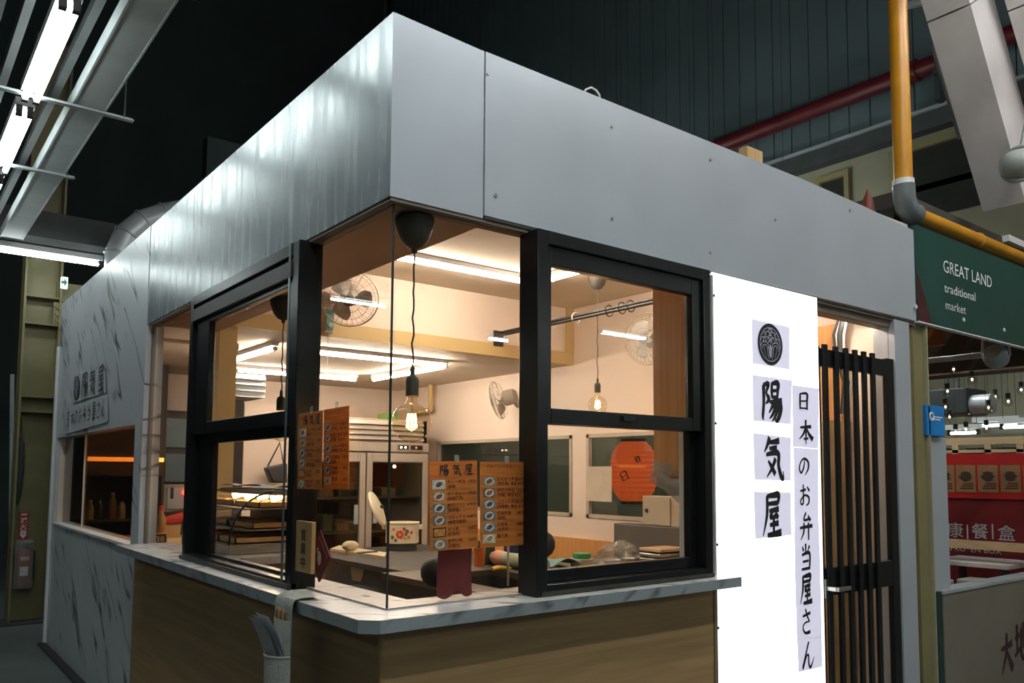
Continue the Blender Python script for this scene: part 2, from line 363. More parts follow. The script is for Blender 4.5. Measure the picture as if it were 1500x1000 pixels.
def brush(ch, o, u, v, w, h, mat, parent, bold=1., lift=.0015, name='brush_character'):
    o, u, v = Vector(o), Vector(u), Vector(v); n = u.cross(v); mb = MB()
    for i, st in enumerate(GLYPH[ch]):
        mb.stroke(st, lambda x, y, i=i: o + u*(x*w) + v*(y*h) + n*(lift+i*.00004), bold*1.25)
    return build(name, mb, mat, parent)

# ================================================================== STRUCTURE: market hall
ZC = 1.073        # serving counter top
S('floor', bx(-9, 9, -13, 15, -.1, 0), M_concrete, label='dark grey concrete market hall floor')
S('wall_hall_left', bx(-9.2, -9, -13, 15, 0, 14), M_hall)
S('wall_hall_back', bx(-9, 9, 15, 15.2, 0, 14), M_hall)
S('wall_hall_front', bx(-9, 9, -13.2, -13, 0, 14), M_hall)
S('ceiling_hall', bx(-9, 9, -13, 15, 14, 14.2), M_hall)
whr = S('wall_hall_right', bx(8.06, 8.3, -13, 15, 0, 14), M_beigewall, label='tall hall wall, beige plaster below and dark steel cladding above')
pan = None
for k in range(62):
    y0 = -2.2 + k*.268
    mb = MB().box(7.985, 8.06, y0+.007, y0+.261, 5.64, 13.9)
    build('cladding_panel', mb, M_clad, whr)
build('cladding_backing', bx(8.04, 8.058, -2.3, 14.8, 5.64, 13.9), M_cladgap, whr)
build('steel_ledge', bx(7.90, 8.06, -2.3, 14.8, 5.40, 5.62), M_dgray, whr)
build('steel_ledge', bx(7.86, 8.06, -2.3, 14.8, 5.60, 5.635), M_gray, whr)
build('plaster_band', bx(8.03, 8.06, -2.3, 14.8, 4.75, 4.82), M_olive, whr)
for (a, b) in (((1203, 292), (1238, 258)), ((1312, 255), (1440, 190))):
    p, q = AX(*a, 8.02), AX(*b, 8.02)
    wn = thing('window_hall', None, None, (8.02, (p.y+q.y)/2, p.z-.6), kind='structure')
    yl, yh, z0, z1 = min(p.y, q.y), max(p.y, q.y), p.z-.6, max(p.z, q.z)
    build('window_frame', MB().box(7.98, 8.05, yl-.06, yl, z0, z1).box(7.98, 8.05, yh, yh+.06, z0, z1).box(7.98, 8.05, yl-.06, yh+.06, z1, z1+.07), M_olive, wn)
    build('pane', bx(8.03, 8.045, yl, yh, z0, z1), plain('dark_pane', (.03, .03, .025), .2), wn)
# cold lit surfaces of a dark upper store room behind the kiosk
S('wall_store', bx(2.2, 3.8, 9.2, 9.4, 0, 6.2), M_hall)

# red sprinkler main along the hall wall
rp = thing('sprinkler_pipe', 'dark red sprinkler pipe running along the steel clad hall wall', 'pipe', (7.8, 2, 6.0))
build('pipe_run', MB().cyl((7.8, -6, 6.07), (7.8, 8, 6.07), .1, n=20), M_redpipe, rp, smooth=True)
for y in (1.95, -.4): build('flange', MB().cyl((7.8, y, 6.07), (7.8, y+.22, 6.07), .125, n=20), M_redpipe, rp, smooth=True)
for y in (1.7,): build('wall_bracket', MB().box(7.74, 7.99, y, y+.05, 5.62, 5.98).box(7.7, 7.99, y, y+.05, 5.9, 5.96), M_dgray, rp)

# ================================================================== STRUCTURE: kiosk shell
fas = thing('trim_1', 'grey fascia band around the top of the kiosk', None, (0, 0, 2.38), kind='structure')
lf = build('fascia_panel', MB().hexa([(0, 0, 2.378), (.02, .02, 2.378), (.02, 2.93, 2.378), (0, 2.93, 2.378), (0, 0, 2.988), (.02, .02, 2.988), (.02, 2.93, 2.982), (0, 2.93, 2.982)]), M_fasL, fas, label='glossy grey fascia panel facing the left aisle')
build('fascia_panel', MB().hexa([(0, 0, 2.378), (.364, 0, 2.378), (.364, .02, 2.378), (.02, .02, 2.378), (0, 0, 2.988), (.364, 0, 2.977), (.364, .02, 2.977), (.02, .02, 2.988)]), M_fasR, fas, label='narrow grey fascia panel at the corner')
mb = MB()
top = [(.368, 2.976), (2.3, 2.972), (2.9, 2.957), (3.46, 2.93)]
bot = [(.368, 2.389), (1.6, 2.389), (2.4, 2.392), (3.46, 2.393)]
mb.prism([(x, -.004, z) for x, z in bot] + [(x, -.004, z) for x, z in reversed(top)], (0, .02, 0))
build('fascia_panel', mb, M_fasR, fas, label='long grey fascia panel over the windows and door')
scr = MB().cyl((0, -.012, 0), (0, 0, 0), .008, n=8)
for (x, y) in ((715, 108), (726, 286), (897, 185), (897, 320), (1041, 234), (1041, 370), (1136, 322), (1245, 308)):
    p = AY(x, y, -.006); T = Matrix.Translation(p)
    build('screw', MB(T).cyl((0, -.003, 0), (0, .002, 0), .007, n=8), M_steel, fas)
build('bottom_lip', MB().box(.004, .07, .07, 2.93, 2.366, 2.378).box(.004, 3.46, .004, .07, 2.366, 2.378), M_taupe, fas)
build('metal_edge', MB().box(.37, 3.44, -.002, .012, 2.378, 2.388), M_dsteel, fas)
build('end_cap', bx(3.44, 3.46, .016, .3, 2.39, 2.93), M_fasR, fas)

S('ceiling_soffit', bx(.02, .40, .02, 2.90, 2.372, 2.97), M_soffit, label='brown board soffit behind the left fascia')
S('ceiling_kiosk', bx(.40, 3.44, .02, 2.88, 2.9, 2.965), M_ceil, label='cream ceiling over the front of the kiosk')
S('ceiling_kitchen', bx(.02, 3.44, 2.96, 5.9, 2.42, 2.5), M_ceil, label='lower ceiling over the back kitchen')
S('trim_2', bx(.40, 3.40, 2.88, 2.96, 2.52, 2.9), M_wallw, label='cream drop face between high and low ceiling')
S('trim_3', MB().box(.40, 3.40, 2.86, 2.97, 2.42, 2.52).box(3.30, 3.38, 2.855, 2.875, 2.52, 2.9), M_yellow, label='yellow painted beam under the drop face')
# right partition with its window openings
wr = MB().box(3.38, 3.44, .12, 5.8, 0, 1.14).box(3.38, 3.44, .12, 5.8, 1.825, 2.9).box(3.38, 3.44, 4.99, 5.8, 1.14, 1.825).box(3.38, 3.44, 2.70, 2.88, 1.14, 1.825).box(3.38, 3.44, .12, 1.55, 1.14, 1.825)
S('wall_kiosk_right', wr, M_wallw, label='cream partition wall with windows inside the kiosk')
S('wall_kiosk_back', bx(.02, 3.44, 5.8, 5.9, 0, 2.5), M_wallw)
S('baseboard_right', bx(3.345, 3.38, 1.2, 5.0, 0, .965), M_bamboo, label='wood wainscot below the partition windows')
for k, (y0, y1) in enumerate(((2.88, 4.99), (1.55, 2.70))):
    w = thing('window_%d' % (6+k), 'partition window looking out to the dark hall' if k == 0 else 'partition window with a red lantern behind', None, (3.41, (y0+y1)/2, 1.14), kind='structure')
    fr = MB().box(3.372, 3.40, y0, y0+.03, 1.14, 1.825).box(3.372, 3.40, y1-.03, y1, 1.14, 1.825).box(3.372, 3.40, y0, y1, 1.795, 1.825).box(3.372, 3.40, y0, y1, 1.14, 1.17)
    build('window_frame', fr, M_tanbox, w)
    build('pane', bx(3.405, 3.413, y0+.03, y1-.03, 1.17, 1.795), glass('smoky_glass', (.78, .76, .71)), w)

# marble clad left wall with its service window
wl = thing('wall_left', 'white marble look wall of the kiosk along the left aisle', None, (0, 4.4, 0), kind='structure')
Y0, Y1, SY0, SY1, SZ0, SZ1 = 2.95, 5.92, 3.13, 5.84, 1.052, 1.787
mb = MB().box(0, .1, Y0, Y1, 0, SZ0).box(0, .1, Y0, Y1, SZ1, 2.985).box(0, .1, Y0, SY0, SZ0, SZ1).box(0, .1, SY1, Y1, SZ0, SZ1)
build('marble_cladding', mb, M_marbleL, wl)
build('sill', bx(-.012, .1, SY0-.04, SY1, SZ0-.012, SZ0+.004), M_white, wl)
build('wall_end_trim', bx(-.02, .08, 5.92, 5.97, 0, 2.6), M_white, wl)
build('base_channel', bx(-.06, -.002, 3.0, 5.95, 0, .02), M_blackp, wl)
w = thing('window_5', 'long low side window in the marble wall', None, (.05, 4.5, SZ0), kind='structure')
build('pane', bx(.06, .066, SY0, SY1, SZ0, SZ1), M_glasst, w)
build('glass_joint', bx(.055, .07, 4.93, 4.945, SZ0, SZ1), M_white, w)
S('wall_kiosk_end', bx(.1, 3.44, 5.9, 5.95, 0, 2.97), M_dgray)

# counter and its oak front
o = -.118; c = .045
out = [(o, 2.95), (o, o+c), (o+c, o), (1.622, o), (1.622, -.0095)]
inn = [(1.588, -.0095), (1.588, .175), (.19, .175), (.19, 2.95)]
ct = thing('serving_counter', 'marble topped serving counter wrapping the kiosk corner', 'counter', (.4, .4, 0))
poly = out + inn
build('counter_top', MB().prism([(x, y, 1.036) for x, y in reversed(poly)], (0, 0, ZC-1.036)), M_marbleC, ct)
# front edge strips in a greyer marble laminate
M_edge = marble('marble_laminate_edge', (.27, .30, .31), (.09, .10, .10), (math.radians(-35), math.radians(25), 0), 1.7, .35, .06)
e = -.1185
build('edge_strip', MB().prism([(e-.002, 2.95, 1.034), (e-.002, e+c, 1.034), (e, e+c, 1.034), (e, 2.95, 1.034)], (0, 0, .0385)), M_edge, ct)
build('edge_strip', MB().prism([(e-.002, e+c, 1.034), (e+c, e-.002, 1.034), (e+c, e, 1.034), (e, e+c, 1.034)], (0, 0, .0385)), M_edge, ct)
build('edge_strip', MB().prism([(e+c, e-.002, 1.034), (1.622, e-.002, 1.034), (1.622, e, 1.034), (e+c, e, 1.034)], (0, 0, .0385)), M_edge, ct)
build('front_panel', bx(-.012, .01, .0, 2.965, 0, 1.036), M_woodfront, ct, label='oak laminate front panel along the left aisle')
build('front_panel', bx(.0, 1.585, -.012, .01, 0, 1.036), M_woodfront, ct, label='oak laminate front panel facing the camera')
build('corner_trim', MB().cyl((-.006, -.006, 0), (-.006, -.006, 1.036), .011, n=10), M_woodfront, ct)
build('end_trim', bx(1.572, 1.592, -.018, .0, 0, 1.036), plain('end_trim_brown', (.20, .15, .09), .5), ct)

# frameless corner glazing
G = .03
w = thing('window_1', 'frameless glass corner above the serving counter', None, (G, G, ZC), kind='structure')
build('pane', bx(G, G+.008, G+.004, .635, ZC, 2.366), M_glass, w, label='glass pane on the left side of the corner')
build('pane', bx(G+.012, .58, G, G+.008, ZC, 2.366), M_glass, w, label='glass pane on the right side of the corner')
build('glass_joint', bx(G-.001, G+.005, G-.001, G+.005, ZC, 2.366), plain('dark_sealant', (.02, .025, .022), .3), w)
build('glass_seat', MB().box(G-.006, G+.014, G, .62, ZC, ZC+.006).box(G, .57, G-.006, G+.014, ZC, ZC+.006), plain('clear_sealant', (.35, .33, .3), .3), w)

# sash window in the right facade
def px_y(x, y, Y): p = AY(x, y, Y); return p.x, p.z
w = thing('window_2', 'black double-hung sash window in the right facade', None, (1.05, 0, ZC), kind='structure')
F0, F1 = -.055, .05
XL, XR = .566, AY(1043, 620, F0).x
ZT = 2.372
build('frame', MB().box(XL, XL+.05, F0, F1, ZC, ZT).box(XR-.045, XR, F0, F1, ZC, ZT).box(XL+.05, XR-.045, F0, F1, ZT-.05, ZT).box(XL+.05, XR-.045, F0, F1, ZC, ZC+.04), M_black, w, bevel=.003)
def sash(parent, name, Ys, gl, gr, gb, gt, ol, orr, ob_, ot, th=.035):
    s_ = build(name, MB().box(ol, gl, Ys, Ys+th, ob_, ot).box(gr, orr, Ys, Ys+th, ob_, ot).box(gl, gr, Ys, Ys+th, gt, ot).box(gl, gr, Ys, Ys+th, ob_, gb), M_black, parent, bevel=.003)
    build('pane', bx(gl-.004, gr+.004, Ys+th*.4, Ys+th*.4+.006, gb-.004, gt+.004), M_glass, s_)
    return s_
YU, YD = -.040, -.002
ul, ut = px_y(808, 388, YU); ur, _ = px_y(1014, 434, YU); _, ub = px_y(804, 597, YU)
sash(w, 'upper_sash', YU, ul, ur, ub, ut, XL+.05, XR-.045, ub-.055, ZT-.05)
ll, lt = px_y(800, 621, YD); lr, _ = px_y(1010, 632, YD); _, lb = px_y(800, 835, YD)
sash(w, 'lower_sash', YD, ll, lr, lb, lt, XL+.05, XR-.045, ZC+.04, lt+.045)
build('sill_track', bx(XL+.02, XR, F0-.005, F0+.03, ZC+.002, ZC+.018), M_dsteel, w)
build('latch', MB().box(1.0, 1.06, YU-.012, YU, ub-.03, ub-.012), M_blackp, w)
build('white_jamb', bx(lr+.02, lr+.03, .05, .075, ZC, 1.72), M_white, w)

# sash window in the left facade
w = thing('window_3', 'black double-hung sash window in the left facade', None, (0, 1.28, ZC), kind='structure')
E0, E1 = -.036, .06
YA, YB = .62, 1.955
build('frame', MB().box(E0, E1, YA, YA+.055, ZC, ZT).box(E0, E1, YB-.05, YB, ZC, ZT).box(E0, E1, YA+.055, YB-.05, ZT-.05, ZT).box(E0, E1, YA+.055, YB-.05, ZC, ZC+.03), M_black, w, bevel=.003)
build('frame_highlight_bead', bx(E0-.004, E0, YA+.072, YA+.086, ZC, ZT), plain('satin_bead', (.16, .19, .2), .3, .4), w)
def sashL(parent, name, Xs, g0, g1, gb, gt, ob_, ot, th=.03):
    s_ = build(name, MB().box(Xs, Xs+th, YA+.055, g0, ob_, ot).box(Xs, Xs+th, g1, YB-.05, ob_, ot).box(Xs, Xs+th, g0, g1, gt, ot).box(Xs, Xs+th, g0, g1, ob_, gb), M_black, parent, bevel=.003)
    build('pane', bx(Xs+th*.4, Xs+th*.4+.006, g0-.004, g1+.004, gb-.004, gt+.004), M_glass, s_)
sashL(w, 'upper_sash', -.02, .74, 1.70, 1.735, 2.215, 1.68, ZT-.05)
sashL(w, 'lower_sash', .014, .74, 1.70, 1.115, 1.635, ZC+.03, 1.69)
build('sill_track', bx(E0-.012, E0+.02, YA, YB, ZC+.002, ZC+.02), M_dsteel, w)
build('head_track', bx(E0-.006, E0+.02, YA+.06, YB-.05, 2.24, 2.30), M_dsteel, w)
# fixed pane beside the marble wall
w = thing('window_4', 'narrow fixed glass pane beside the marble wall', None, (.035, 2.4, ZC), kind='structure')
build('pane', bx(.035, .042, 1.955, 2.95, ZC, 2.366), M_glass, w)
build('edge_frame', MB().box(.03, .05, 2.93, 2.95, ZC, 2.366), M_taupe, w)

# lightbox wall, door, jamb
lb = thing('lightbox_sign', 'tall glowing white lightbox sign beside the door', 'sign', (2.0, 0, 0))
LX0, LX1 = 1.592, 2.420
build('cabinet', bx(LX0, LX1, .004, .09, 0, 2.376), M_white, lb)
build('glowing_face', bx(LX0+.004, LX1, -.008, .004, 0, 2.384), M_sign, lb)
for z in (2.28, 1.72, 1.2, .85): build('screw', MB().cyl((LX0+.012, -.013, z), (LX0+.012, -.008, z), .006, n=8), M_dsteel, lb)
build('side_bead', bx(LX0-.006, LX0+.006, -.012, .0, ZC, 2.37), plain('satin_bead2', (.5, .5, .5), .4, .3), lb)
S('wall_kiosk_front', bx(LX0, LX1, .09, .12, 0, 2.372), M_wallw)
jb = S('trim_4', MB().box(3.20, 3.37, -.004, .12, 0, 2.372), M_fasR, label='grey metal door jamb')
S('trim_5', MB().box(LX1, 3.20, .02, .10, 2.33, 2.372), M_taupe, label='taupe head trim over the door')

dr = thing('door_1', 'black slatted door of the kiosk with a tall glass panel', None, (2.8, 0, 0), kind='structure')
DX0, DX1, DZ = 2.43, 3.19, 2.145
build('door_frame', MB().box(DX1-.075, DX1, .0, .03, 0, DZ).box(DX0, DX1-.075, .0, .025, DZ-.10, DZ-.01).box(DX0, DX1-.075, .0, .025, .905, 1.04).box(DX0, DX1-.075, .0, .025, 0, .12).box(DX0, DX0+.02, .0, .025, 0, DZ), M_black, dr, bevel=.003)
xs = [AY(x, 530, -.02).x for x in (1212, 1228, 1242.5, 1256, 1269, 1281.5)]
for x in xs: build('slat', bx(x-.022, x+.014, -.016, .0, .02, DZ+.01), M_black, dr, bevel=.002)
build('door_glass', bx(DX0+.03, DX1-.07, .012, .018, .12, DZ-.1), M_glass, dr)
h = build('handle', MB().box(2.45, 2.475, -.06, .0, .935, .955).box(2.45, 2.56, -.075, -.06, .936, .956), M_steel, dr, bevel=.003)
build('lock_plate', bx(2.44, 2.49, -.008, .0, .90, .99), M_steel, dr)
w = thing('window_8', 'glass transom over the slatted door', None, (2.8, .03, DZ), kind='structure')
build('pane', bx(DX0, 3.2, .03, .036, DZ+.005, 2.35), M_glass, w)

# ================================================================== lighting fixtures
def hall_fixture(p0, p1, label, group='twin tube hall lights', twin=True, mat=M_tubeH, hang=0):
    p0, p1 = Vector(p0), Vector(p1); L = (p1-p0).length; u = (p1-p0)/L
    t = thing('tube_light', label, 'light', (p0+p1)/2, group)
    T = T_of((p0+p1)/2, u, Vector((0, 0, 1)).cross(u)); ax = L/2
    if hang:
        for q in (-.8, .8): e_ = (p0+p1)/2 + u*(q*ax); build('hanger_rod', MB().cyl((e_.x, e_.y, e_.z+.084), (e_.x, e_.y, hang), .003, n=5), M_dgray, t)
    build('batten_body', MB(T).box(-ax, ax, -.05, .05, .035, .085), M_white, t)
    for s_ in ((-.028, .028) if twin else (0,)):
        build('tube', MB(T).cyl((-ax+.03, s_, 0), (ax-.03, s_, 0), .017, n=12), mat, t, smooth=True)
        for q in (-1, 1):
            build('socket', MB(T).box(min(q*ax, q*(ax-.035)), max(q*ax, q*(ax-.035)), s_-.016, s_+.016, -.022, .04), M_blackp, t)
    return t
HZ = 3.6
XA = -.655
for k, (y0, y1, lab) in enumerate(((1.79, 3.00, 'nearest twin tube light at the top left of the picture'), (3.20, 4.41, 'second twin tube light along the left row, below the cross rail'),
                    (4.61, 5.82, 'third twin tube light of the left row, barely in frame'), (.38, 1.59, None), (-1.03, .18, None), (-2.44, -1.23, None), (-3.85, -2.64, None))):
    hall_fixture((XA, y0, HZ), (XA, y1, HZ), lab or 'twin tube light of the left row, above the camera', mat=M_tubeR)
for (x0, x1, lab) in ((-.78, .44, 'horizontal tube light crossing in front of the olive column'), (-2.2, -1.0, None), (-3.6, -2.4, None), (-5.0, -3.8, None)):
    hall_fixture((x0, 6.62, 3.55), (x1, 6.62, 3.55), lab or 'tube light of the cross row left of the olive column', 'cross row tube lights', twin=False, mat=M_tubeR)
for (x0, x1, y) in ((7.1, 8.8, -6.45), (6.15, 7.4, -7.9), (1.4, 2.6, -6.45), (-1.0, .2, -6.45)):  # first pair shows mirrored in the glass; last pair added to light the front
    hall_fixture((x0, y, 3.6), (x1, y, 3.6), 'tube light of the partly added row behind the camera', 'rear row tube lights', twin=True, hang=14)

for y in (3.4, 6.0, 8.6):  # added out of sight behind the roof to light the steel cladding
    for x in (5.0, 6.6):
        hall_fixture((x, y-.6, 4.3), (x, y+.6, 4.3), 'added twin tube light hidden behind the kiosk roof', 'added tube lights behind the kiosk', hang=14)
for x in (-2.0, 0, 2.0, 4.0):  # added above the view to brighten the right fascia
    t = hall_fixture((x-.6, -3.6, 6.2), (x+.6, -3.6, 6.2), 'added unseen high twin tube light over the front aisle', 'added high tube lights over the front aisle', mat=emit('added_tube_high', (.92, 1, 1), 110))
    for dx in (-.5, .5): build('hanger_rod', MB().cyl((x+dx, -3.6, 6.28), (x+dx, -3.6, 14), .006, n=6), M_dgray, t)
for x in (2.4, 4.4):  # added out of view to light the sheet metal duct and fascia
    hall_fixture((x-.6, -1.7, 5.2), (x+.6, -1.7, 5.2), 'added unseen twin tube light high over the aisle in front of the green signboard', 'added tube lights before the signboard', mat=emit('added_tube_front', (1, .97, .93), 90), hang=14)
hall_fixture((5.7, .75, 3.1), (5.7, 1.95, 3.1), 'added unseen twin tube light under the next stall ceiling', 'added stall tube lights', hang=3.25)  # added unseen behind the sign to brighten the red stall

for y in (-1.5, 1.5, 4.5):  # added out of view to lift the dark left counter front
    hall_fixture((-5.6, y-.6, 4.2), (-5.6, y+.6, 4.2), 'added unseen twin tube light over the far side of the left aisle', 'added far left aisle tube lights', mat=M_tubeR, hang=14)

# ------------------------------------------------------------------ interior tubes
def inner_tube(p0, p1, label, group):
    p0, p1 = Vector(p0), Vector(p1); L = (p1-p0).length; u = (p1-p0)/L
    t = thing('ceiling_tube_light', label, 'light', (p0+p1)/2, group)
    T = T_of((p0+p1)/2, u, Vector((0, 0, 1)).cross(u)); ax = L/2
    build('batten', MB(T).box(-ax, ax, -.025, .025, .02, .049), M_white, t)
    build('tube', MB(T).cyl((-ax+.02, 0, 0), (ax-.02, 0, 0), .011, n=12), M_tubeI, t, smooth=True)
    for q in (-1, 1): build('end_cap', MB(T).cyl((q*(ax-.02), 0, 0), (q*ax, 0, 0), .017, n=12), M_white, t)
gi = 'tube lights on the kiosk ceiling'
inner_tube((1.20, 2.20, 2.85), (2.38, 2.20, 2.85), 'long ceiling tube seen through the corner glass under the drop face', gi)
inner_tube((2.41, 2.03, 2.85), (2.41, .85, 2.85), 'ceiling tube at the top left corner of the right sash window', gi)
gk = 'tube lights on the low kitchen ceiling'
inner_tube((1.15, 3.32, 2.37), (2.40, 3.32, 2.37), 'front tube of the kitchen light ring', gk)
inner_tube((2.42, 3.42, 2.37), (2.42, 4.62, 2.37), 'right tube of the kitchen light ring', gk)
inner_tube((.94, 3.30, 2.37), (.94, 4.20, 2.37), 'left tube of the kitchen light ring', gk)
inner_tube((1.15, 4.72, 2.37), (2.30, 4.72, 2.37), 'rear tube of the kitchen light ring above the fridge', gk)
p0_, p1_ = AY(1188, 453, .30), AY(1248, 467, .30); p1_.z = p0_.z
inner_tube(p0_, p1_, 'tube light seen through the glass over the slatted door', gi)

# ------------------------------------------------------------------ pendants
def pendant(x, y, ztop, zsock, label, canopy=True):
    t = thing('pendant_lamp', label, 'lamp', (x, y, ztop), 'pendant filament lamps')
    M_cap = plain('pendant_grey_brown', (.045, .038, .028), .6)
    if canopy: build('canopy', MB().lathe([(.050, 0), (.064, -.006), (.068, -.014), (.064, -.04), (.05, -.08), (.03, -.105), (.010, -.115), (.009, -.128), (.003, -.13)], (x, y, ztop), 28), M_cap, t, smooth=True)
    n = 14; H = ztop-zsock-.14
    build('cord', MB().tube([(x+.003*math.sin(i*2.1), y+.003*math.cos(i*1.7), ztop-.12-i*H/n) for i in range(n+1)], .0032, 6), M_cap, t, smooth=True)
    build('lamp_holder', MB().lathe([(.005, .03), (.008, .02), (.008, 0), (.019, -.008), (.022, -.02), (.022, -.07), (.020, -.071)], (x, y, zsock), 20), M_cap, t, smooth=True)
    zb = zsock-.07
    pr = [(.016, 0), (.017, -.012), (.021, -.022), (.030, -.032)] + [(.067*math.sin(a), -.088+.067*math.cos(a)) for a in [math.radians(v) for v in range(40, 180, 10)]] + [(.001, -.155)]
    b = build('glass_bulb', MB().lathe(pr, (x, y, zb), 28), M_bulb, t, smooth=True)
    fm = MB()
    for k in range(6):
        a = k*math.pi/3
        p = lambda r, z: (x+r*math.cos(a), y+r*math.sin(a), zb+z)
        fm.tube([p(.012, -.06), p(.017, -.105)], .0030, 6)
    build('filament', fm, M_fil, b)
    build('glass_stem', MB().cyl((x, y, zb), (x, y, zb-.06), .006, .003, n=8), M_bulb, b)
pendant(.155, .105, 2.37, 1.825, 'large pendant bulb lamp hanging behind the glass corner')
pb = AZ(875, 401, 2.9)
d_ = (pb-CAM).xy.length
sk = ray(875, 560); zz = CAM.z + sk.z*(d_/sk.xy.length)
pendant(pb.x, pb.y, 2.9, zz, 'pendant bulb lamp seen through the right sash window', True)
pb = AZ(416, 436, 2.372); sk = ray(413, 580); d_ = (pb-CAM).xy.length; zz = CAM.z + sk.z*(d_/sk.xy.length)
pendant(pb.x, pb.y, 2.372, zz, 'pendant bulb lamp seen through the left sash window', True)

# ------------------------------------------------------------------ wall fans
def fan(label, c, face, wallp, boxp, boxn, R=.19):
    c = Vector(c); face = Vector(face).normalized(); side = Vector((0, 0, 1)).cross(face).normalized(); up = face.cross(side)
    T = T_of(c, side, up)
    t = thing('wall_fan', label, 'fan', wallp, 'wall fans in the kiosk')
    M_w = plain('fan_cream_plastic', (.60, .53, .44), .45); M_wire = plain('fan_wire', (.35, .32, .28), .3, .8)
    cg = MB(T); prof = [(.035, .062), (.08, .058), (.13, .045), (.17, .022), (R, 0)]; bk = [(.05, -.06), (.12, -.052), (.165, -.03), (R, 0)]
    for k in range(30):
        a = 2*math.pi*k/30
        cg.tube([(r*math.cos(a), r*math.sin(a), z) for r, z in prof], .0011, 4)
        if k % 2: cg.tube([(r*math.cos(a), r*math.sin(a), z) for r, z in bk], .0011, 4)
    for r, z in prof[1:-1]: cg.ring((0, 0, z), (0, 0, 1), r, .0014, 36, 5)
    build('cage', cg, M_wire, t)
    build('cage_rim', MB(T).ring((0, 0, 0), (0, 0, 1), R, .0055, 40, 6), M_w, t, smooth=True)
    build('cage_badge', MB(T).lathe([(.036, .058), (.036, .066), (.02, .07), (.001, .071)], (0, 0, 0), 20), plain('fan_badge', (.16, .14, .12), .4), t, smooth=True)
    for k in range(3):
        a0 = k*2*math.pi/3
        def bl(u, v, a0=a0):
            r = .03+v*(R*.78-.03); w_ = (.25+.75*math.sin(math.pi*min(1, v*.75+.1)))*1.0
            a = a0+(u-.5)*w_*1.25; return (r*math.cos(a), r*math.sin(a), (u-.5)*.045-.005)
        build('blade', MB(T).grid(bl, 5, 6), plain('fan_blade_plastic', (.52, .47, .41), .3), t, smooth=True)
    build('motor_housing', MB(T).lathe([(.03, -.02), (.068, -.055), (.072, -.09), (.066, -.15), (.04, -.175), (.001, -.178)], (0, 0, 0), 20), M_w, t, smooth=True)
    m0 = T @ Vector((0, 0, -.13)); wp = Vector(wallp)
    build('arm', MB().tube([m0, m0.lerp(wp, .4)+Vector((0, 0, -.05)), wp], [.03, .026, .03], 10), M_w, t, smooth=True)
    bn = Vector(boxn).normalized(); bs = Vector((0, 0, 1)).cross(bn); B = T_of(Vector(boxp), bs, (0, 0, 1))
    cb = build('control_box', MB(B).box(-.035, .035, -.09, .09, -.05, .0), M_w, t, bevel=.012)
    build('control_panel', MB(B).box(-.027, .027, -.07, .07, 0, .004), M_teal, cb)
    build('speed_knob', MB(B).cyl((0, -.035, .004), (0, -.035, .016), .016, n=14), M_w, cb)
    build('mount_plate', MB(B).box(-.04, .04, .07, .16, -.06, -.02), M_w, t)
    build('pull_cord', MB(B).cyl((0, -.09, -.02), (0, -.30, -.02), .0015, n=5), M_wire, t)
c = AY(512, 437, 2.60); bxp = AY(488, 467, 2.75)
fan('wall fan under the brown soffit with a teal control panel', c, (-.45, -.75, -.45), (c.x-.05, 2.875, c.z+.06), (bxp.x, 2.80, bxp.z), (0, -1, 0))
c = AX(948, 496, 3.16)
fan('wall fan high on the right partition, half behind the bamboo cabinet', c, (-1, -.25, -.15), (3.375, c.y, c.z), (3.33, c.y, c.z-.33), (-1, 0, 0))
c = AX(730, 586, 3.12)
fan('wall fan turned sideways under the low kitchen ceiling', c, (-.62, .70, -.25), (3.375, 3.50, c.z-.03), (3.33, 3.47, c.z-.17), (-1, 0, 0), .17)

# ------------------------------------------------------------------ overhead rod
rod = thing('hanging_rail', 'double steel hanging rail near the ceiling behind the right window', 'rail', (2.55, 1.6, 2.57))
for dx, dz in ((0, 0), (.05, .035)): build('rail_tube', MB().cyl((2.55+dx, 2.86, 2.575+dz), (2.55+dx, .5, 2.575+dz), .011, n=10), M_dsteel, rod, smooth=True)
build('rail_bracket', MB().box(2.53, 2.62, 2.80, 2.87, 2.55, 2.56).box(2.53, 2.62, 2.85, 2.86, 2.50, 2.62), M_dsteel, rod)
for y in (2.2, 1.95, 1.62, 1.5, 1.42): build('cable_tie', MB().ring((2.575, y, 2.59), (0, 1, 0), .038, .004, 14, 5), M_blackp if y < 1.9 else M_white, rod)

# ------------------------------------------------------------------ bamboo wall cabinet
bc = thing('wall_cabinet', 'bamboo laminate wall cabinet beside the right window', 'cabinet', (2.0, .23, 1.49))
build('carcass', bx(1.625, 2.36, .125, .352, 1.487, 2.895), M_bamboo, bc, bevel=.002)
for k in range(2): build('door', bx(1.63+k*.366, 1.99+k*.366, .352, .37, 1.495, 2.89), M_bamboo, bc)

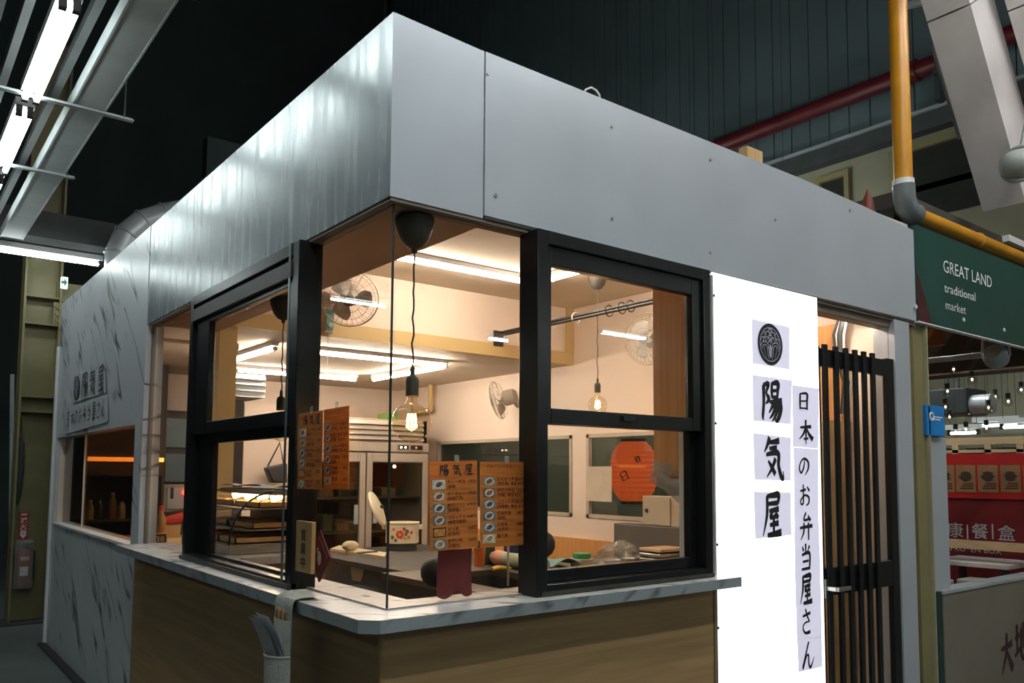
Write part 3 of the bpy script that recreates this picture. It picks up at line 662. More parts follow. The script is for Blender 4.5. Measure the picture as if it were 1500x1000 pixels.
# ------------------------------------------------------------------ fridge
FY = 4.70
fl, fr_ = AY(432, 700, FY).x, AY(626, 700, FY).x
ft = AY(600, 615, FY).z
fg = thing('display_fridge', 'tall stainless two door glass display fridge in the kitchen', 'fridge', ((fl+fr_)/2, FY+.35, 0))
M_fr = plain('fridge_cream_steel', (.52, .46, .38), .35, .3, .06, 5)
build('cabinet', MB().box(fl, fr_, FY+.66, FY+.70, 0, ft).box(fl, fl+.05, FY+.02, FY+.66, .0, ft).box(fr_-.05, fr_, FY+.02, FY+.66, 0, ft).box(fl, fr_, FY+.02, FY+.66, 1.70, ft-.0).box(fl, fr_, FY+.02, FY+.66, 0, .18), M_fr, fg, bevel=.004)
zt = [AY(600, y, FY).z for y in (616, 650, 658, 798)]
for k in range(4):
    z = ft-.02-k*.048
    build('vent_slat', MB().hexa([(fl+.02, FY-.03, z-.038), (fr_-.06, FY-.03, z-.038), (fr_-.06, FY+.02, z-.03), (fl+.02, FY+.02, z-.03), (fl+.02, FY+.0, z), (fr_-.06, FY+.0, z), (fr_-.06, FY+.02, z), (fl+.02, FY+.02, z)]), M_fr, fg)
build('control_strip', bx(fl, fr_, FY-.02, FY+.02, 1.70, 1.79), M_fr, fg, bevel=.004)
cp = build('control_panel', bx(fr_-.36, fr_-.06, FY-.024, FY-.019, 1.715, 1.775), M_steel, fg)
build('display', bx(fr_-.345, fr_-.235, FY-.027, FY-.023, 1.725, 1.765), M_blackp, cp)
build('display', bx(fr_-.21, fr_-.075, FY-.027, FY-.023, 1.725, 1.765), M_blackp, cp)
for dx, mt in ((-.32, M_led_w), (-.27, M_led_w), (-.15, M_led_r)): build('indicator', bx(fr_+dx-.008, fr_+dx+.008, FY-.03, FY-.026, 1.737, 1.752), mt, cp)
mid = (fl+fr_)/2
for k, (a, b) in enumerate(((fl+.01, mid-.006), (mid+.006, fr_-.01))):
    d = build('door', MB().box(a, a+.06, FY-.03, FY+.02, .2, 1.685).box(b-.06, b, FY-.03, FY+.02, .2, 1.685).box(a+.06, b-.06, FY-.03, FY+.02, 1.60, 1.685).box(a+.06, b-.06, FY-.03, FY+.02, .2, .28), M_fr, fg, bevel=.004)
    build('door_glass', bx(a+.055, b-.055, FY-.01, FY-.004, .28, 1.6), glass('fridge_glass', (.66, .63, .56)), d)
    hx = b-.10 if k == 0 else a+.085
    build('handle', MB().box(hx-.02, hx+.02, FY-.05, FY-.03, 1.02, 1.2), M_gray, d, bevel=.004)
    build('gasket', MB().box(a+.055, a+.066, FY-.02, FY+.0, .28, 1.6).box(b-.066, b-.055, FY-.02, FY+.0, .28, 1.6).box(a+.06, b-.06, FY-.02, FY, 1.59, 1.6), M_dgray, d)
build('inner_lamp', MB().sph((fr_-.33, FY+.08, 1.56), .016, 10), M_led_w, fg)
build('inner_lining', MB().box(fl+.05, fr_-.05, FY+.64, FY+.655, .18, 1.70), plain('fridge_lining', (.06, .052, .04), .5, .3), fg)
for z in (.55, .93, 1.25): build('shelf', bx(fl+.05, fr_-.05, FY+.05, FY+.62, z, z+.018), M_steel, fg)
fx = fl+.12
M_food = [plain('food_pack_%d' % i, c_, .5) for i, c_ in enumerate(((.20, .14, .08), (.30, .26, .2), (.12, .15, .09), (.33, .2, .1), (.18, .16, .14)))]
k = 0
for z in (.57, .95, 1.27):
    fx = fl+.1; j = 0
    while fx < fr_-.25:
        w_ = random.uniform(.1, .18); h_ = random.uniform(.05, .17)
        build('food_container', bx(fx, fx+w_, FY+.15, FY+.4, z, z+h_), M_food[k % 5], None, bevel=.01, label='%s food container from the left on the %s fridge shelf' % (ORD[j], {.57: 'bottom', .95: 'middle', 1.27: 'top'}[z]), cat='container', group='food containers in the fridge, ' + {.57: 'bottom', .95: 'middle', 1.27: 'top'}[z] + ' shelf')
        fx += w_+random.uniform(.03, .1); k += 1; j += 1
p = AY(570, 605, FY+.3); gl_ = MB()
gl_.box(p.x-.07, p.x+.04, FY+.18, FY+.42, ft+.001, ft+.075)
build('green_box', gl_, plain('green_carton', (.16, .33, .06), .6), None, label='small green carton on top of the fridge', cat='box', bevel=.006)

# ------------------------------------------------------------------ kitchen steel tables
wt = thing('work_table', 'dark steel work table with a cutting board in the kitchen', 'table', (2.1, 3.25, 0))
build('table_top', bx(1.58, 2.78, 2.42, 4.28, .80, .84), plain('table_dark', (.05, .045, .038), .75), wt, bevel=.004)
build('front_apron', bx(1.60, 1.62, 2.44, 4.26, .30, .80), plain('dark_fridge_front', (.06, .055, .045), .35, .4), wt)
build('side_apron', bx(1.62, 2.76, 2.44, 2.46, .30, .80), M_dsteel, wt)
for x in (1.63, 2.73):
    for y in (2.47, 4.23): build('leg', bx(x-.02, x+.02, y-.02, y+.02, 0, .80), M_steel, wt)
build('warning_sticker', MB().prism([AX(x, y, 1.598) for x, y in ((513, 829), (533, 832), (532, 839), (528, 852), (516, 850))], (.001, 0, 0)), plain('sticker_tan', (.35, .24, .14), .6), wt)
cb = thing('cutting_board', 'pale cutting board on the dark work table', 'board', (1.72, 3.3, .84))
q = [AZ(484, 807, .842), AZ(563, 819, .842), AZ(566, 813, .842), AZ(497, 802, .842)]
build('board', MB().prism([(v.x, v.y, .842) for v in q], (0, 0, .022)), plain('board_cream', (.66, .55, .36), .5), cb)
def cloth(fn, nu, nv): return MB().grid(fn, nu, nv)
p = AZ(513, 806, .866)
build('dish_cloth', MB().sph((p.x, p.y, .905), .075, 12, .55, 1.0, .7), plain('cloth_beige', (.55, .46, .32), .8, bump=.5), None, label='crumpled beige cloth on the cutting board', cat='cloth', smooth=True)
p = AZ(527, 811, .868)
sp = thing('ladle', 'dark spoon lying on the cutting board', 'spoon', (p.x, p.y, .866))
build('bowl', MB().sph((p.x, p.y, .876), .03, 10, .3), M_blackp, sp, smooth=True)
build('handle', MB().tube([(p.x, p.y, .878), (p.x+.13, p.y-.05, .884)], .007, 6), M_blackp, sp)

# floral rice warmer with its lid up
RW = AD(589, 797, 7.0); RW.z = .895
rw = thing('rice_warmer', 'cream rice warmer pot with painted red flowers and raised lid', 'cooker', (RW.x, RW.y, .84))
M_enam = plain('cream_enamel', (.72, .64, .48), .3)
build('pot_body', MB().lathe([(.13, 0), (.142, .01), (.142, .165), (.148, .17), (.148, .182), (.135, .183), (.13, .16), (.001, .15)], RW, 32), M_enam, rw, smooth=True)
build('burner_base', MB().lathe([(.12, -.055), (.13, -.05), (.125, -.001), (.001, 0)], RW, 24), M_dsteel, rw, smooth=True)
for a in (0.7, 2.2, 4.0, 5.4): build('foot', MB().cyl((RW.x+.09*math.cos(a), RW.y+.09*math.sin(a), .84), (RW.x+.09*math.cos(a), RW.y+.09*math.sin(a), .85), .015, n=8), M_blackp, rw)
for sgn in (-1, 1):
    dv = RT*sgn; build('handle', MB().box(-.02, .02, -.015, .015, -.015, .015), M_enam, rw) if False else build('handle', MB(T_of(RW+Vector((dv.x*.152, dv.y*.152, .14)), dv, (0, 0, 1))).box(-.012, .02, -.02, .02, -.035, .035), M_enam, rw, bevel=.006)
def on_pot(sx, z):      # point on the pot facing the camera
    back = -Vector((FW.x, FW.y, 0)).normalized(); rgt = Vector((RT.x, RT.y, 0)).normalized(); r = .1435
    s_ = sx/r; return RW + rgt*(r*math.sin(s_)) + back*(r*math.cos(s_)) + Vector((0, 0, z)), (rgt*math.sin(s_)+back*math.cos(s_))
for (sx, z, r, col) in ((0, .085, .032, (.55, .02, .01)), (0, .085, .014, (.75, .3, .03)), (-.055, .125, .013, (.65, .22, .03)), (-.065, .06, .016, (.12, .15, .03)), (-.035, .035, .014, (.10, .13, .03)), (.035, .13, .014, (.5, .03, .01)), (.06, .11, .017, (.12, .14, .04)), (.075, .06, .015, (.6, .2, .03)), (.04, .05, .014, (.6, .28, .05)), (.10, .10, .013, (.45, .05, .02)), (.05, .085, .012, (.1, .13, .03))):
    p, n_ = on_pot(sx, z); f_ = MB()
    npet = 7
    pts = [p + n_*(.002 if r > .02 else .003) + n_.cross(Vector((0, 0, 1))).normalized()*(r*(1+.16*math.cos(npet*a))*math.cos(a)) + Vector((0, 0, r*(1+.16*math.cos(npet*a))*math.sin(a))) for a in [2*math.pi*i/28 for i in range(28)]]
    f_.poly(pts); build('painted_flower', f_, plain('flower_%0.2f_%0.2f' % (col[0], col[1]), col, .5), rw)
lc = AD(552, 745, 6.95); ax_ = (Vector((RT.x, RT.y, 0))*.92 + Vector((0, 0, .40)) - Vector((FW.x, FW.y, 0))*.06).normalized()
TL = T_of(lc, Vector((0, 0, 1)).cross(ax_).normalized(), ax_.cross(Vector((0, 0, 1)).cross(ax_).normalized()))
lid = build('lid', MB(TL).lathe([(.15, 0), (.155, .006), (.15, .014), (.09, .03), (.001, .038)], (0, 0, 0), 30), M_enam, rw, smooth=True)
build('lid_rim', MB(TL).ring((0, 0, 0), (0, 0, 1), .152, .008, 32, 6), M_enam, lid, smooth=True)
build('lid_knob', MB(TL).cyl((0, 0, .036), (0, 0, .06), .015, n=12), M_blackp, lid)
build('lid_hinge', MB().tube([lc+Vector((.03, -.02, -.13)), RW+Vector((-RT.x*.13, -RT.y*.13, .17))], .012, 6), M_steel, rw)

# sink counter with its clutter
SZ = .87
sk_ = thing('sink_counter', 'stainless sink counter behind the menus', 'counter', (2.3, 1.8, 0))
SX0, SX1, SY0_, SY1_ = 1.30, 3.34, 1.22, 2.36
holes = [(1.48, 1.98, 1.36, 2.1), (2.08, 2.50, 1.95, 2.28)]
tp = MB().box(SX0, 1.48, SY0_, SY1_, SZ-.035, SZ).box(1.48, 1.98, SY0_, 1.36, SZ-.035, SZ).box(1.48, 1.98, 2.1, SY1_, SZ-.035, SZ).box(1.98, SX1, SY0_, 1.95, SZ-.035, SZ).box(1.98, 2.08, 1.95, SY1_, SZ-.035, SZ).box(2.5, SX1, 1.95, SY1_, SZ-.035, SZ).box(2.08, 2.5, 2.28, SY1_, SZ-.035, SZ)
build('counter_top', tp, plain('worn_steel', (.16, .14, .11), .4, .5), sk_)
for (a, b, c_, d) in holes: build('sink_basin', MB().box(a-.01, b+.01, c_-.01, d+.01, SZ-.24, SZ-.23).box(a-.01, a, c_, d, SZ-.23, SZ-.036).box(b, b+.01, c_, d, SZ-.23, SZ-.036).box(a, b, c_-.01, c_, SZ-.23, SZ-.036).box(a, b, d, d+.01, SZ-.23, SZ-.036), M_dsteel, sk_)
build('cabinet_front', MB().box(SX0+.02, SX0+.04, SY0_+.02, SY1_-.02, 0, SZ-.035).box(SX0+.04, SX1, SY0_+.02, SY0_+.04, 0, SZ-.035), plain('dark_cabinet', (.035, .032, .026), .5), sk_)
def onS(x, y): return AZ(x, y, SZ)
p = AD(632, 838, 4.6)
build('black_bag', MB().sph((p.x+.02, p.y, SZ+.07), .085, 14, 1.0, .95, .95), plain('black_bag', (.012, .011, .012), .6, bump=.4), None, label='black rounded bag beside the dark red cloth', cat='bag', smooth=True)
p = onS(702, 829)
build('orange_cup', MB().lathe([(.034, 0), (.042, .12), (.038, .12), (.031, .008), (.001, .006)], (p.x, p.y, SZ), 18), plain('orange_plastic', (.55, .13, .01), .4), None, label='orange plastic cup below the menus', cat='cup', smooth=True)
tw = thing('rolled_towel', 'pink and pale green rolled towel on the sink counter', 'towel', onS(745, 832))
a_, b_ = onS(722, 826), onS(768, 834)
a_.z = b_.z = SZ+.05
build('pink_end', MB().tube([a_, a_.lerp(b_, .2), a_.lerp(b_, .45)], [.035, .055, .045], 14), plain('pink_towel', (.60, .30, .22), .8, bump=.4), tw, smooth=True)
build('green_end', MB().tube([a_.lerp(b_, .4), a_.lerp(b_, .8), b_+(b_-a_)*.6], [.045, .05, .04], 14), plain('green_towel', (.34, .38, .27), .8, bump=.4), tw, smooth=True)
p = onS(730, 836)
gl_ = MB()
for k in range(4): gl_.tube([(p.x-.05+.01*k, p.y-.01+.018*k, SZ+.012), (p.x+.02, p.y+.012*k, SZ+.02), (p.x+.09, p.y-.02+.02*k, SZ+.012)], [.010, .013, .009], 8)
build('yellow_glove', gl_, plain('yellow_rubber', (.60, .36, .02), .5), None, label='yellow rubber glove on the sink edge', cat='glove', smooth=True)
p = AD(737, 812, 5.6)
build('green_box', bx(p.x-.10, p.x-.0, p.y+.09, p.y+.18, SZ, SZ+.16), plain('dark_green_box', (.02, .06, .04), .5), None, label='dark green box behind the rolled towel', cat='box', bevel=.006)
build('blue_box', bx(p.x+.04, p.x+.20, p.y-.04, p.y+.05, SZ, SZ+.15), plain('navy_box', (.015, .025, .08), .5), None, label='navy blue box behind the rolled towel', cat='box', bevel=.006)
tap = thing('tap', 'thin steel tap rising from the sink', 'tap', onS(744, 862))
p = onS(744, 858)
build('tap_pipe', MB().tube([(p.x, p.y, SZ), (p.x, p.y, SZ+.27), (p.x+.02, p.y+.02, SZ+.31), (p.x+.08, p.y+.06, SZ+.31), (p.x+.1, p.y+.08, SZ+.27)], .007, 8), M_steel, tap, smooth=True)
build('tap_handle', MB().cyl((p.x-.03, p.y, SZ+.24), (p.x+.03, p.y, SZ+.24), .008, n=8), M_steel, tap)
p = onS(660, 850)
build('white_tray', MB().lathe([(.09, 0), (.11, .03), (.105, .03), (.085, .006), (.001, .005)], (p.x-.05, p.y+.05, SZ), 24), M_white, None, label='white dish beside the black bag on the sink counter', cat='dish', smooth=True)

# clutter seen low in the right sash window
p = onS(818, 830)
def tf(u, v): return (p.x-.16+.26*u, p.y-.12+.25*v, SZ+.02+.05*math.sin(3.1*u)*(.6+.4*math.sin(5*v+2*u)))
build('teal_towel', MB().grid(tf, 10, 8), plain('teal_towel_cloth', (.16, .30, .31), .85, bump=.4), None, label='pale teal towel lying low behind the right window', cat='towel', smooth=True)
p = onS(806, 822)
build('black_bag', MB().sph((p.x, p.y+.12, SZ+.11), .12, 14, .9, 1.1, .8), plain('black_bag', (.012, .011, .012), .6), None, label='black bag behind the teal towel in the right window', cat='bag', smooth=True)
p = onS(852, 829)
tb = thing('sauce_tub', 'white tub with a green lid behind the right window', 'tub', (p.x, p.y, SZ))
build('tub', MB().lathe([(.075, 0), (.085, .05), (.085, .052), (.001, .052)], (p.x, p.y, SZ), 22), plain('tub_white', (.6, .52, .42), .5), tb, smooth=True)
build('lid', MB().lathe([(.062, .052), (.062, .085), (.056, .09), (.001, .09)], (p.x, p.y, SZ), 22), plain('tub_green', (.03, .25, .08), .4), tb, smooth=True)
def crumple(c, rx, ry, rz, seed, nu=18, nv=9):
    rn = random.Random(seed); jit = [[rn.uniform(.72, 1.12) for _ in range(nu)] for _ in range(nv+1)]
    mb = MB(); V = []
    for j in range(nv+1):
        ph = math.pi*.5*j/nv
        for i in range(nu):
            th = 2*math.pi*i/nu; q = jit[j][i] if 0 < j < nv else 1
            V.append((c[0]+rx*math.cos(th)*math.cos(ph)*q, c[1]+ry*math.sin(th)*math.cos(ph)*q, c[2]+rz*math.sin(ph)*q))
    F = [(j*nu+i, j*nu+(i+1) % nu, (j+1)*nu+(i+1) % nu, (j+1)*nu+i) for j in range(nv) for i in range(nu)]
    mb._a(V, F); return mb
p = onS(908, 826)
build('plastic_bag', crumple((p.x, p.y, SZ), .21, .15, .16, 3), M_plast, None, label='crumpled clear plastic bag over containers behind the right window', cat='bag')
for k, dx in enumerate((-.08, .07)):
    build('food_tray', MB().lathe([(.05, .0), (.068, .035), (.064, .035), (.046, .006), (.001, .005)], (p.x+dx, p.y+.01*k, SZ+.002), 18), M_steel, None, label='round metal tray under the crumpled plastic bag', cat='tray', group='trays under the plastic bag', smooth=True)
p = AZ(950, 824, SZ) + Vector((.02, -.07, 0))
build('black_box', MB().box(p.x-.10, p.x+.10, p.y-.08, p.y+.08, SZ, SZ+.115), M_blackp, None, label='small black box beside the plastic bag', cat='box', bevel=.015)
p = AZ(992, 826, SZ) + Vector((-.13, 0, 0))
for k in range(4):
    build('metal_tray', MB().box(p.x-.15, p.x+.15, p.y-.10, p.y+.10, SZ+.034*k, SZ+.034*k+.022), M_steel if k < 3 else M_pine, None, label=(('bottom', 'middle', 'top')[min(k, 2)]+' steel tray of the stack at the right edge of the sash window' if k < 3 else 'thin wooden board on the stacked steel trays'), cat='tray' if k < 3 else 'board', group='stacked steel trays' if k < 3 else None, bevel=.005)
gb = build('grey_console', bx(3.20, 3.342, 1.40, 2.21, SZ, 1.125), plain('console_grey', (.10, .09, .08), .5), None, label='dark grey counter cabinet under the beige locker', cat='cabinet', bevel=.006)
lk = thing('locker', 'beige locker with a round lock below the red lantern', 'locker', (3.2, 1.8, 1.1))
ly1, ly0 = AX(941, 740, 3.21).y, AX(1008, 740, 3.21).y
build('body', bx(3.212, 3.342, ly0-.1, ly1, 1.126, 1.34), M_tanbox, lk, bevel=.004)
build('door', bx(3.203, 3.213, ly1-.27, ly1-.01, 1.135, 1.33), M_tanbox, lk)
build('lock', MB().cyl((3.195, ly1-.05, 1.235), (3.204, ly1-.05, 1.235), .014, n=12), M_blackp, lk)
cd_ = AX(858, 683, 3.36); ce_ = AX(896, 735, 3.36)
pp = thing('hanging_paper', 'blank cream paper sheet taped to the partition window', 'paper', (3.36, (cd_.y+ce_.y)/2, ce_.z))
build('sheet', MB().grid(lambda u, v: (3.362+.006*math.sin(6*u)*v, cd_.y+(ce_.y-cd_.y)*u, cd_.z+(ce_.z-cd_.z)*v), 8, 6), plain('cream_paper', (.62, .53, .42), .8), pp)
pb_ = MB(); q = AD(978, 690, 5.6)
build('plastic_bag', MB().tube([AX(985, 684, 1.60), AX(966, 690, 1.58), AX(963, 698, 1.57), AX(978, 709, 1.57), AX(1003, 719, 1.57)], [.015, .055, .042, .03, .06], 14), M_plast, None, label='clear plastic bag hanging below the bamboo cabinet', cat='bag')

# paper lantern beyond the partition window
L0 = AX(928, 690, 3.82); M_lan = plain('lantern_paper', (.62, .07, .015), .6)
M_lan.node_tree.nodes['Principled BSDF'].inputs['Emission Color'].default_value = (1, .16, .03, 1); M_lan.node_tree.nodes['Principled BSDF'].inputs['Emission Strength'].default_value = .42
ln = thing('paper_lantern', 'red ribbed paper lantern behind the partition window', 'lantern', (L0.x, L0.y, L0.z-.28))
pr = []
for i in range(25):
    t_ = i/24; z = (t_-.5)*.50; r = .20*(1-abs(2*t_-1)**3.2*.45) * (1-.05*(i % 2)); pr.append((r, z))
build('paper_body', MB().lathe(pr, L0, 32), M_lan, ln, smooth=False)
for z in (-.255, .255): build('end_ring', MB().lathe([(.11, -.02), (.11, .02), (.001, .02)], (L0.x, L0.y, L0.z+z), 24), M_blackp, ln)
build('lantern_bulb', MB().sph((L0.x-.33, L0.y-.05, L0.z+.1), .001, 8), M_blackp, ln) if False else None
vd = Vector((CAM.x-L0.x, CAM.y-L0.y, 0)).normalized(); vs = Vector((0, 0, 1)).cross(vd)
uu = (vs*math.cos(.5)+Vector((0, 0, 1))*math.sin(.5)); vv = vd.cross(uu)
brush('日', L0+vd*.208+vs*(-.10)+Vector((0, 0, -.10)), uu, vv, .10, .08, M_ink, ln, 1.2, name='painted_mark')
brush('日', L0+vd*.209+vs*.02+Vector((0, 0, .06)), uu, vv, .06, .05, M_ink, ln, 2.2, name='painted_mark')
build('hook_wire', MB().cyl((L0.x, L0.y, L0.z+.27), (L0.x, L0.y, L0.z+.55), .004, n=6), M_blackp, ln)
build('wall_arm', MB().box(3.445, L0.x+.01, L0.y-.01, L0.y+.01, L0.z+.54, L0.z+.56), M_blackp, ln)

# gas pipe bend on the back right corner
gp = MB().tube([(3.30, 5.0, 2.42), (3.30, 5.0, 2.16), (3.30, 5.35, 2.14), (3.30, 5.35, 2.1)], .03, 10)
build('gas_pipe', gp, M_yellow, None, label='short yellow pipe bend below the kitchen ceiling by the fridge', cat='pipe', smooth=True)

# ------------------------------------------------------------------ left interior: column, hood, display case
S('trim_6', bx(.42, .53, 2.90, 3.0, 0, 2.42), M_yellow, label='yellow post under the beam, seen through the left window')
S('trim_7', bx(.765, .83, 3.58, 3.62, 0, AY(350, 586, 3.6).z), M_dsteel, label='dark door post in the kitchen')
hd = thing('louvre_hood', 'grey louvred ventilation box under the kitchen ceiling', 'hood', (1.2, 4.9, 2.1))
a, b = AY(343, 530, 4.75), AY(388, 583, 4.75)
build('casing', bx(a.x, b.x, 4.77, 5.2, b.z, 2.415), M_gray, hd)
n = 5; hh = (2.41-b.z)/n
for k in range(n): build('louvre', MB().hexa([(a.x, 4.735, b.z+k*hh), (b.x, 4.735, b.z+k*hh), (b.x, 4.77, b.z+k*hh), (a.x, 4.77, b.z+k*hh), (a.x, 4.76, b.z+(k+.93)*hh), (b.x, 4.76, b.z+(k+.93)*hh), (b.x, 4.77, b.z+(k+.93)*hh), (a.x, 4.77, b.z+(k+.93)*hh)]), M_gray, hd)
sp = thing('overhead_pipe', 'horizontal sprinkler pipe with a brass head, left window', 'pipe', (.6, 3.6, 2.3))
p = AD(345, 508, 5.6)
build('arm_pipe', MB().cyl((.05, p.y, p.z), (p.x, p.y, p.z), .014, n=10), M_tanbox, sp)
build('sprinkler_head', MB().lathe([(.012, -.05), (.03, -.045), (.012, -.03), (.026, -.01), (.026, .02), (.001, .03)], p, 14), plain('brass', (.30, .22, .10), .35, .7), sp, smooth=True)

ds = thing('display_case', 'curved glass heated display case behind the left sash window', 'display case', (.5, 1.85, ZC))
CX0, CX1, CY0, CY1, CZ0, CZ1 = .20, .62, 1.97, 2.80, ZC+.002, 1.405
ins = thing('inner_counter', 'marble topped stand under the display case', 'counter', (.42, 2.35, 0))
build('top', bx(.192, .68, 1.80, 2.84, 1.036, ZC), M_marbleC, ins)
build('cabinet', bx(.20, .66, 1.82, 2.82, 0, 1.036), M_woodfront, ins)
build('base', bx(CX0, CX1, CY0, CY1, CZ0, CZ0+.05), M_steel, ds, bevel=.004)
build('top_panel', bx(CX0+.22, CX1, CY0, CY1, CZ1-.03, CZ1), M_steel, ds, bevel=.004)
build('back_panel', bx(CX1-.01, CX1, CY0, CY1, CZ0+.05, CZ1-.03), M_dsteel, ds)
arc = [(CX0+.22-.22*math.sin(t), CZ1-.015-(CZ1-.015-CZ0-.05)*(1-math.cos(t))) for t in [math.pi/2*i/10 for i in range(11)]]
cgm = MB(); cgm.grid(lambda u, v: (arc[int(round(v*10))][0], CY0+.01+(CY1-CY0-.02)*u, arc[int(round(v*10))][1]), 1, 10)
build('curved_glass', cgm, M_glass, ds, smooth=True)
for y in (CY0, CY1): build('arched_frame', MB().tube([(x, y, z) for x, z in arc], .006, 6), M_blackp, ds, smooth=True)
for z in (1.19, 1.30): build('shelf', bx(CX0+.09, CX1-.02, CY0+.02, CY1-.02, z, z+.008), M_steel, ds)
for y in (2.05, 2.25, 2.45, 2.65): build('spot_light', MB().cyl((CX0+.30, y, CZ1-.032), (CX0+.25, y, CZ1-.042), .022, n=12), M_led_w, ds)
M_tray = plain('tray_golden', (.55, .33, .12), .35, .4)
for k, (x0, x1, y0, y1, z, mt) in enumerate(((.33, .56, 2.0, 2.36, 1.199, M_tray), (.33, .56, 2.4, 2.76, 1.199, M_tray), (.36, .57, 2.0, 2.36, 1.309, M_tray), (.36, .57, 2.4, 2.76, 1.309, M_tray), (.24, .58, 2.0, 2.24, CZ0+.051, M_ply), (.24, .58, 2.27, 2.50, CZ0+.051, M_ply), (.24, .58, 2.53, 2.76, CZ0+.051, M_ply))):
    tr = thing('food_tray', 'shallow tray on the %s of the display case, %s' % (('lower shelf', 'lower shelf', 'upper shelf', 'upper shelf', 'floor', 'floor', 'floor')[k], ('near end', 'far end', 'near end', 'far end', 'near end', 'middle', 'far end')[k]), 'tray', ((x0+x1)/2, (y0+y1)/2, z), 'trays in the display case')
    build('tray_pan', MB().box(x0, x1, y0, y1, z, z+.006).box(x0, x0+.008, y0, y1, z, z+.03).box(x1-.008, x1, y0, y1, z, z+.03).box(x0, x1, y0, y0+.008, z, z+.03).box(x0, x1, y1-.008, y1, z, z+.03), mt, tr)
    if k < 4:
        rn = random.Random(k); fd = MB()
        for _ in range(7): fd.sph((rn.uniform(x0+.04, x1-.04), rn.uniform(y0+.04, y1-.04), z+.018), .03, 8, .55)
        build('fried_food', fd, plain('fried_crumb', (.50, .26, .08), .7, 0, .3, 40), tr, smooth=True, kind='stuff')
for k, (x0, x1, y0, y1, mt) in enumerate(((.42, .61, 1.98, 2.34, plain('grey_cloth', (.50, .50, .52), .9, bump=.4)), (.40, .60, 2.30, 2.78, plain('blue_grey_cloth', (.36, .38, .42), .9, bump=.4)))):
    build('folded_cloth', MB().grid(lambda u, v: (x0+(x1-x0)*u, y0+(y1-y0)*v, CZ1+.008+.004*k+.014*abs(math.sin(4*u+k)*math.cos(5*v))), 14, 14), mt, None, label=('pale grey cloth' if k == 0 else 'blue grey cloth') + ' laid on top of the display case', cat='cloth', smooth=True)
# black bag on a hook
p = AY(402, 690, 4.46)
hb = thing('hanging_bag', 'black bag hanging from a hook, seen through the left window', 'bag', (p.x, p.y, p.z-.12))
build('bag_body', MB().hexa([p+Vector((-.03, -.05, -.10)), p+Vector((.10, -.05, -.10)), p+Vector((.10, .05, -.10)), p+Vector((-.03, .05, -.10)), p+Vector((-.09, -.04, .03)), p+Vector((.10, -.04, .07)), p+Vector((.10, .04, .07)), p+Vector((-.09, .04, .03))]), M_blackp, hb, bevel=.015)
build('strap', MB().tube([p+Vector((-.06, 0, .04)), p+Vector((.04, 0, .24)), p+Vector((.08, 0, .06))], .008, 6), M_blackp, hb)
build('hook', MB().tube([p+Vector((.04, .0, .23)), p+Vector((.045, .02, .27)), p+Vector((.04, .1, .28))], .006, 6), M_steel, hb)
S('trim_8', bx(AY(357, 650, 4.58).x, fl-.015, 4.58, 4.62, 0, AY(380, 592, 4.58).z), M_wallw, label='short cream partition behind the display case')

# back left corner of the kitchen, seen through the fixed pane and side window
BY = 5.8
def backrect(name, x0, y0, x1, y1, d, mat, parent=None, **kw):
    a, b = AY(x0, y0, BY-d), AY(x1, y1, BY-d); return build(name, bx(min(a.x, b.x), max(a.x, b.x), BY-d, BY-.002, min(a.z, b.z), max(a.z, b.z)), mat, parent, **kw)
M_blue = plain('blue_grey_panel', (.17, .24, .28), .45)
bpn = thing('cupboard', 'blue grey two door cupboard on the kitchen back wall', 'cupboard', (AY(262, 700, BY).x, BY-.1, .0))
backrect('carcass', 236, 600, 289, 707, .18, plain('cupboard_dark', (.08, .07, .055), .6), bpn)
backrect('door', 243, 612, 287, 656, .20, M_blue, bpn); backrect('door', 243, 664, 287, 705, .20, M_blue, bpn)
cbx = thing('switch_box', 'white control box with a glowing red lamp behind the fixed pane', 'control box', (AY(262, 740, BY).x, BY-.22, AY(262, 750, BY-.22).z))
backrect('casing', 240, 709, 283, 748, .26, M_tanbox, cbx)
backrect('cover', 246, 714, 279, 744, .275, M_white, cbx)
q = AY(270, 721, BY-.28); build('indicator_lamp', MB().sph(q, .022, 12), M_led_r, cbx, smooth=True)
q = AY(252, 722, BY-.28); build('label_plate', bx(q.x-.012, q.x+.012, BY-.285, BY-.27, q.z-.05, q.z+.05), M_dgray, cbx)
pt = thing('prep_table', 'wooden prep table with bottles behind the fixed pane', 'table', (.85, 4.0, 0))
build('table_top', bx(.16, 1.05, 3.25, 4.6, .98, 1.01), M_ply, pt)
for x in (.19, 1.02):
    for y in (3.28, 4.57): build('leg', bx(x-.02, x+.02, y-.02, y+.02, 0, .98), M_steel, pt)
def bottle(x, y, z, h, r, mat, capm, label, tilt=0, group=None):
    t = thing('sauce_bottle', label, 'bottle', (x, y, z), group)
    T = Matrix.Translation((x, y, z)) @ Matrix.Rotation(tilt, 4, 'Y')
    build('bottle_body', MB(T).lathe([(r*.9, 0), (r, .01), (r, h*.6), (r*.45, h*.8), (r*.42, h*.92), (.001, h*.92)], (0, 0, 0), 16), mat, t, smooth=True)
    build('cap', MB(T).lathe([(r*.48, h*.88), (r*.48, h), (.001, h)], (0, 0, 0), 14), capm, t)
q = AD(234, 790, 5.9); bottle(q.x, q.y, 1.01, .24, .04, plain('amber_sauce', (.30, .15, .04), .3), M_red, 'amber sauce bottle with a red cap behind the fixed pane')
q = AD(262, 780, 6.1)
build('red_peppers_pack', MB().tube([(q.x-.12, q.y, 1.13), (q.x, q.y, 1.15), (q.x+.12, q.y, 1.19)], [.025, .04, .03], 10), plain('red_pack', (.50, .03, .015), .5), None, label='tilted red packet behind the fixed pane', cat='packet', smooth=True)
build('carton', bx(q.x-.14, q.x+.14, q.y-.05, q.y+.06, 1.011, 1.10), M_ply, None, label='tan carton under the red packet', cat='box')
